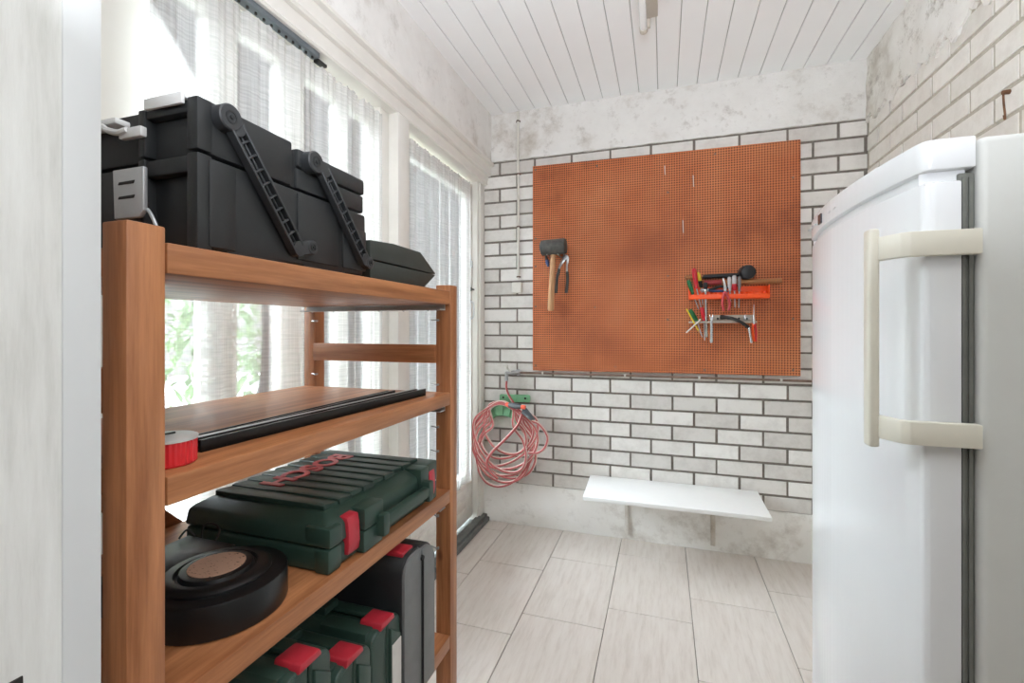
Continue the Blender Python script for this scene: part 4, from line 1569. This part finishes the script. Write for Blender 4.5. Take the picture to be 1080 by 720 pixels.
# ------------------------------------------------------------------ fridge
fy0, fy1, fx1 = 0.86, 1.480, 0.900
fr = thing('refrigerator', 'tall white refrigerator with a long cream bar handle standing on the right', 'refrigerator', (0.64, 1.17, 0))
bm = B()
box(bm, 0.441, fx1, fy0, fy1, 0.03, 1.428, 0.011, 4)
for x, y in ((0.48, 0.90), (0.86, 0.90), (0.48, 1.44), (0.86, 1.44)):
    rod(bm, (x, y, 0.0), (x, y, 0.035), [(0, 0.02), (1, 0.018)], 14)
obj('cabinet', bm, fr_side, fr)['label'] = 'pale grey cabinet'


def dprof(inset, back):
    p = [(back, fy0 + 0.002 + inset), (0.388, fy0 + 0.002 + inset), (0.381, fy0 + 0.004 + inset), (0.376, fy0 + 0.009 + inset), (0.3728 + inset, fy0 + 0.019 + inset)]
    for i in range(1, 24):
        t = i / 24
        y = fy0 + 0.022 + (fy1 - 0.022 - fy0 - 0.022) * t
        x = 0.350 + 0.022 * abs(2 * t - 1) ** 2.2 + 0.010 * max(0, t - 0.55) / 0.45
        p.append((x + inset, y))
    p += [(0.384 + inset, fy1 - 0.022), (0.392, fy1 - 0.008), (0.404, fy1 - 0.002), (back, fy1 - 0.002)]
    return p


bm = B()
prism(bm, dprof(0.0, 0.4385), 2, 1.3835, 1.430, 0.003)
obj('control_panel', bm, fr_white, fr)
bm = B()
prism(bm, dprof(0.002, 0.423), 2, 0.09, 1.3665, 0.004)
fd = obj('door', bm, fr_white, fr)
bm = B()
prism(bm, dprof(0.012, 0.430), 2, 1.360, 1.390)
obj('groove', bm, fr_white, fr)
bm = B()
box(bm, 0.420, 0.4405, fy0 + 0.010, fy1 - 0.010, 0.10, 1.378, 0.003)
box(bm, 0.424, 0.428, fy0 + 0.007, fy0 + 0.012, 0.10, 1.37)
box(bm, 0.432, 0.436, fy0 + 0.007, fy0 + 0.012, 0.10, 1.37)
obj('gasket', bm, fr_gasket, fr)['label'] = 'grey door seal'
bm = B()
box(bm, 0.42, 0.87, fy0 + 0.03, fy1 - 0.03, 0.012, 0.085, 0.004)
obj('kick_plate', bm, fr_gasket, fr)
# handle: bar with two brackets wrapping round the door edge
bm = B()
box(bm, 0.312, 0.327, 0.882, 0.906, 0.955, 1.304, 0.004, 3)
hd_ = obj('handle', bm, fr_handle, fd)
for z0, z1 in ((1.253, 1.290), (0.970, 1.005)):
    bm = B()
    prism(bm, [(0.438, fy0 - 0.014), (0.352, fy0 - 0.014), (0.342, fy0 - 0.008), (0.324, fy0 + 0.022), (0.324, fy0 + 0.046), (0.331, fy0 + 0.046), (0.348, fy0 + 0.006), (0.356, fy0 + 0.0005), (0.438, fy0 + 0.0005)], 2, z0, z1, 0.002)
    obj('handle_bracket', bm, fr_handle, hd_)
bm = B()
rr_ = [(-0.0015, -0.011), (-0.0015, 0.011)]
prism(bm, [(0.3535, 1.262), (0.3505, 1.262), (0.3515, 1.286), (0.3545, 1.286)], 2, 1.392, 1.415)
obj('display', bm, fr_display, fr)['label'] = 'small dark display'
for y, xx in ((1.16, 0.3488), (1.195, 0.3488), (1.33, 0.3572), (1.37, 0.3606), (1.40, 0.3638)):
    bm = B()
    box(bm, xx, xx + 0.004, y, y + 0.012, 1.402, 1.405)
    obj('panel_mark', bm, fr_icon, fr)

# ------------------------------------------------------------------ ceiling lamp and a rusty hook
cl = thing('ceiling_lamp', 'white fluorescent batten lamp fixed to the plank ceiling', 'lamp', (-0.05, 1.3, ZC))
bm = B()
box(bm, -0.066, -0.022, 0.72, 1.90, 2.362, 2.4095, 0.003)
obj('housing', bm, lamp_body_m, cl)
bm = B()
rod(bm, (-0.076, 0.69, 2.335), (-0.076, 1.93, 2.335), [(0, 0.009), (0.004, 0.0135), (0.99, 0.0135), (0.995, 0.0135), (1, 0.009)], 20)
obj('tube', bm, lamp_white, cl)
for y in (0.70, 1.905):
    bm = B()
    box(bm, -0.076, -0.050, y, y + 0.018, 2.335, 2.385, 0.003)
    rod(bm, (-0.076, y, 2.335), (-0.076, y + 0.03, 2.335), [(0, 0.016), (0.8, 0.016), (1, 0.008)], 16)
    obj('lampholder', bm, lamp_body_m, cl)

o = thing('wall_hook', 'small rusty wire hook on the right brick wall above the refrigerator', 'hook', (0.905, 1.646, 1.76))
bm = B()
tube(bm, smooth_path([(0.912, 1.650, 1.800), (0.899, 1.650, 1.802), (0.897, 1.648, 1.775), (0.899, 1.646, 1.735), (0.895, 1.640, 1.722), (0.891, 1.636, 1.732)]), 0.0026, 8)
rod(bm, (0.912, 1.650, 1.800), (0.895, 1.650, 1.800), [(0, 0.0065), (1, 0.0055)], 10)
obj('wire', bm, rust, o)
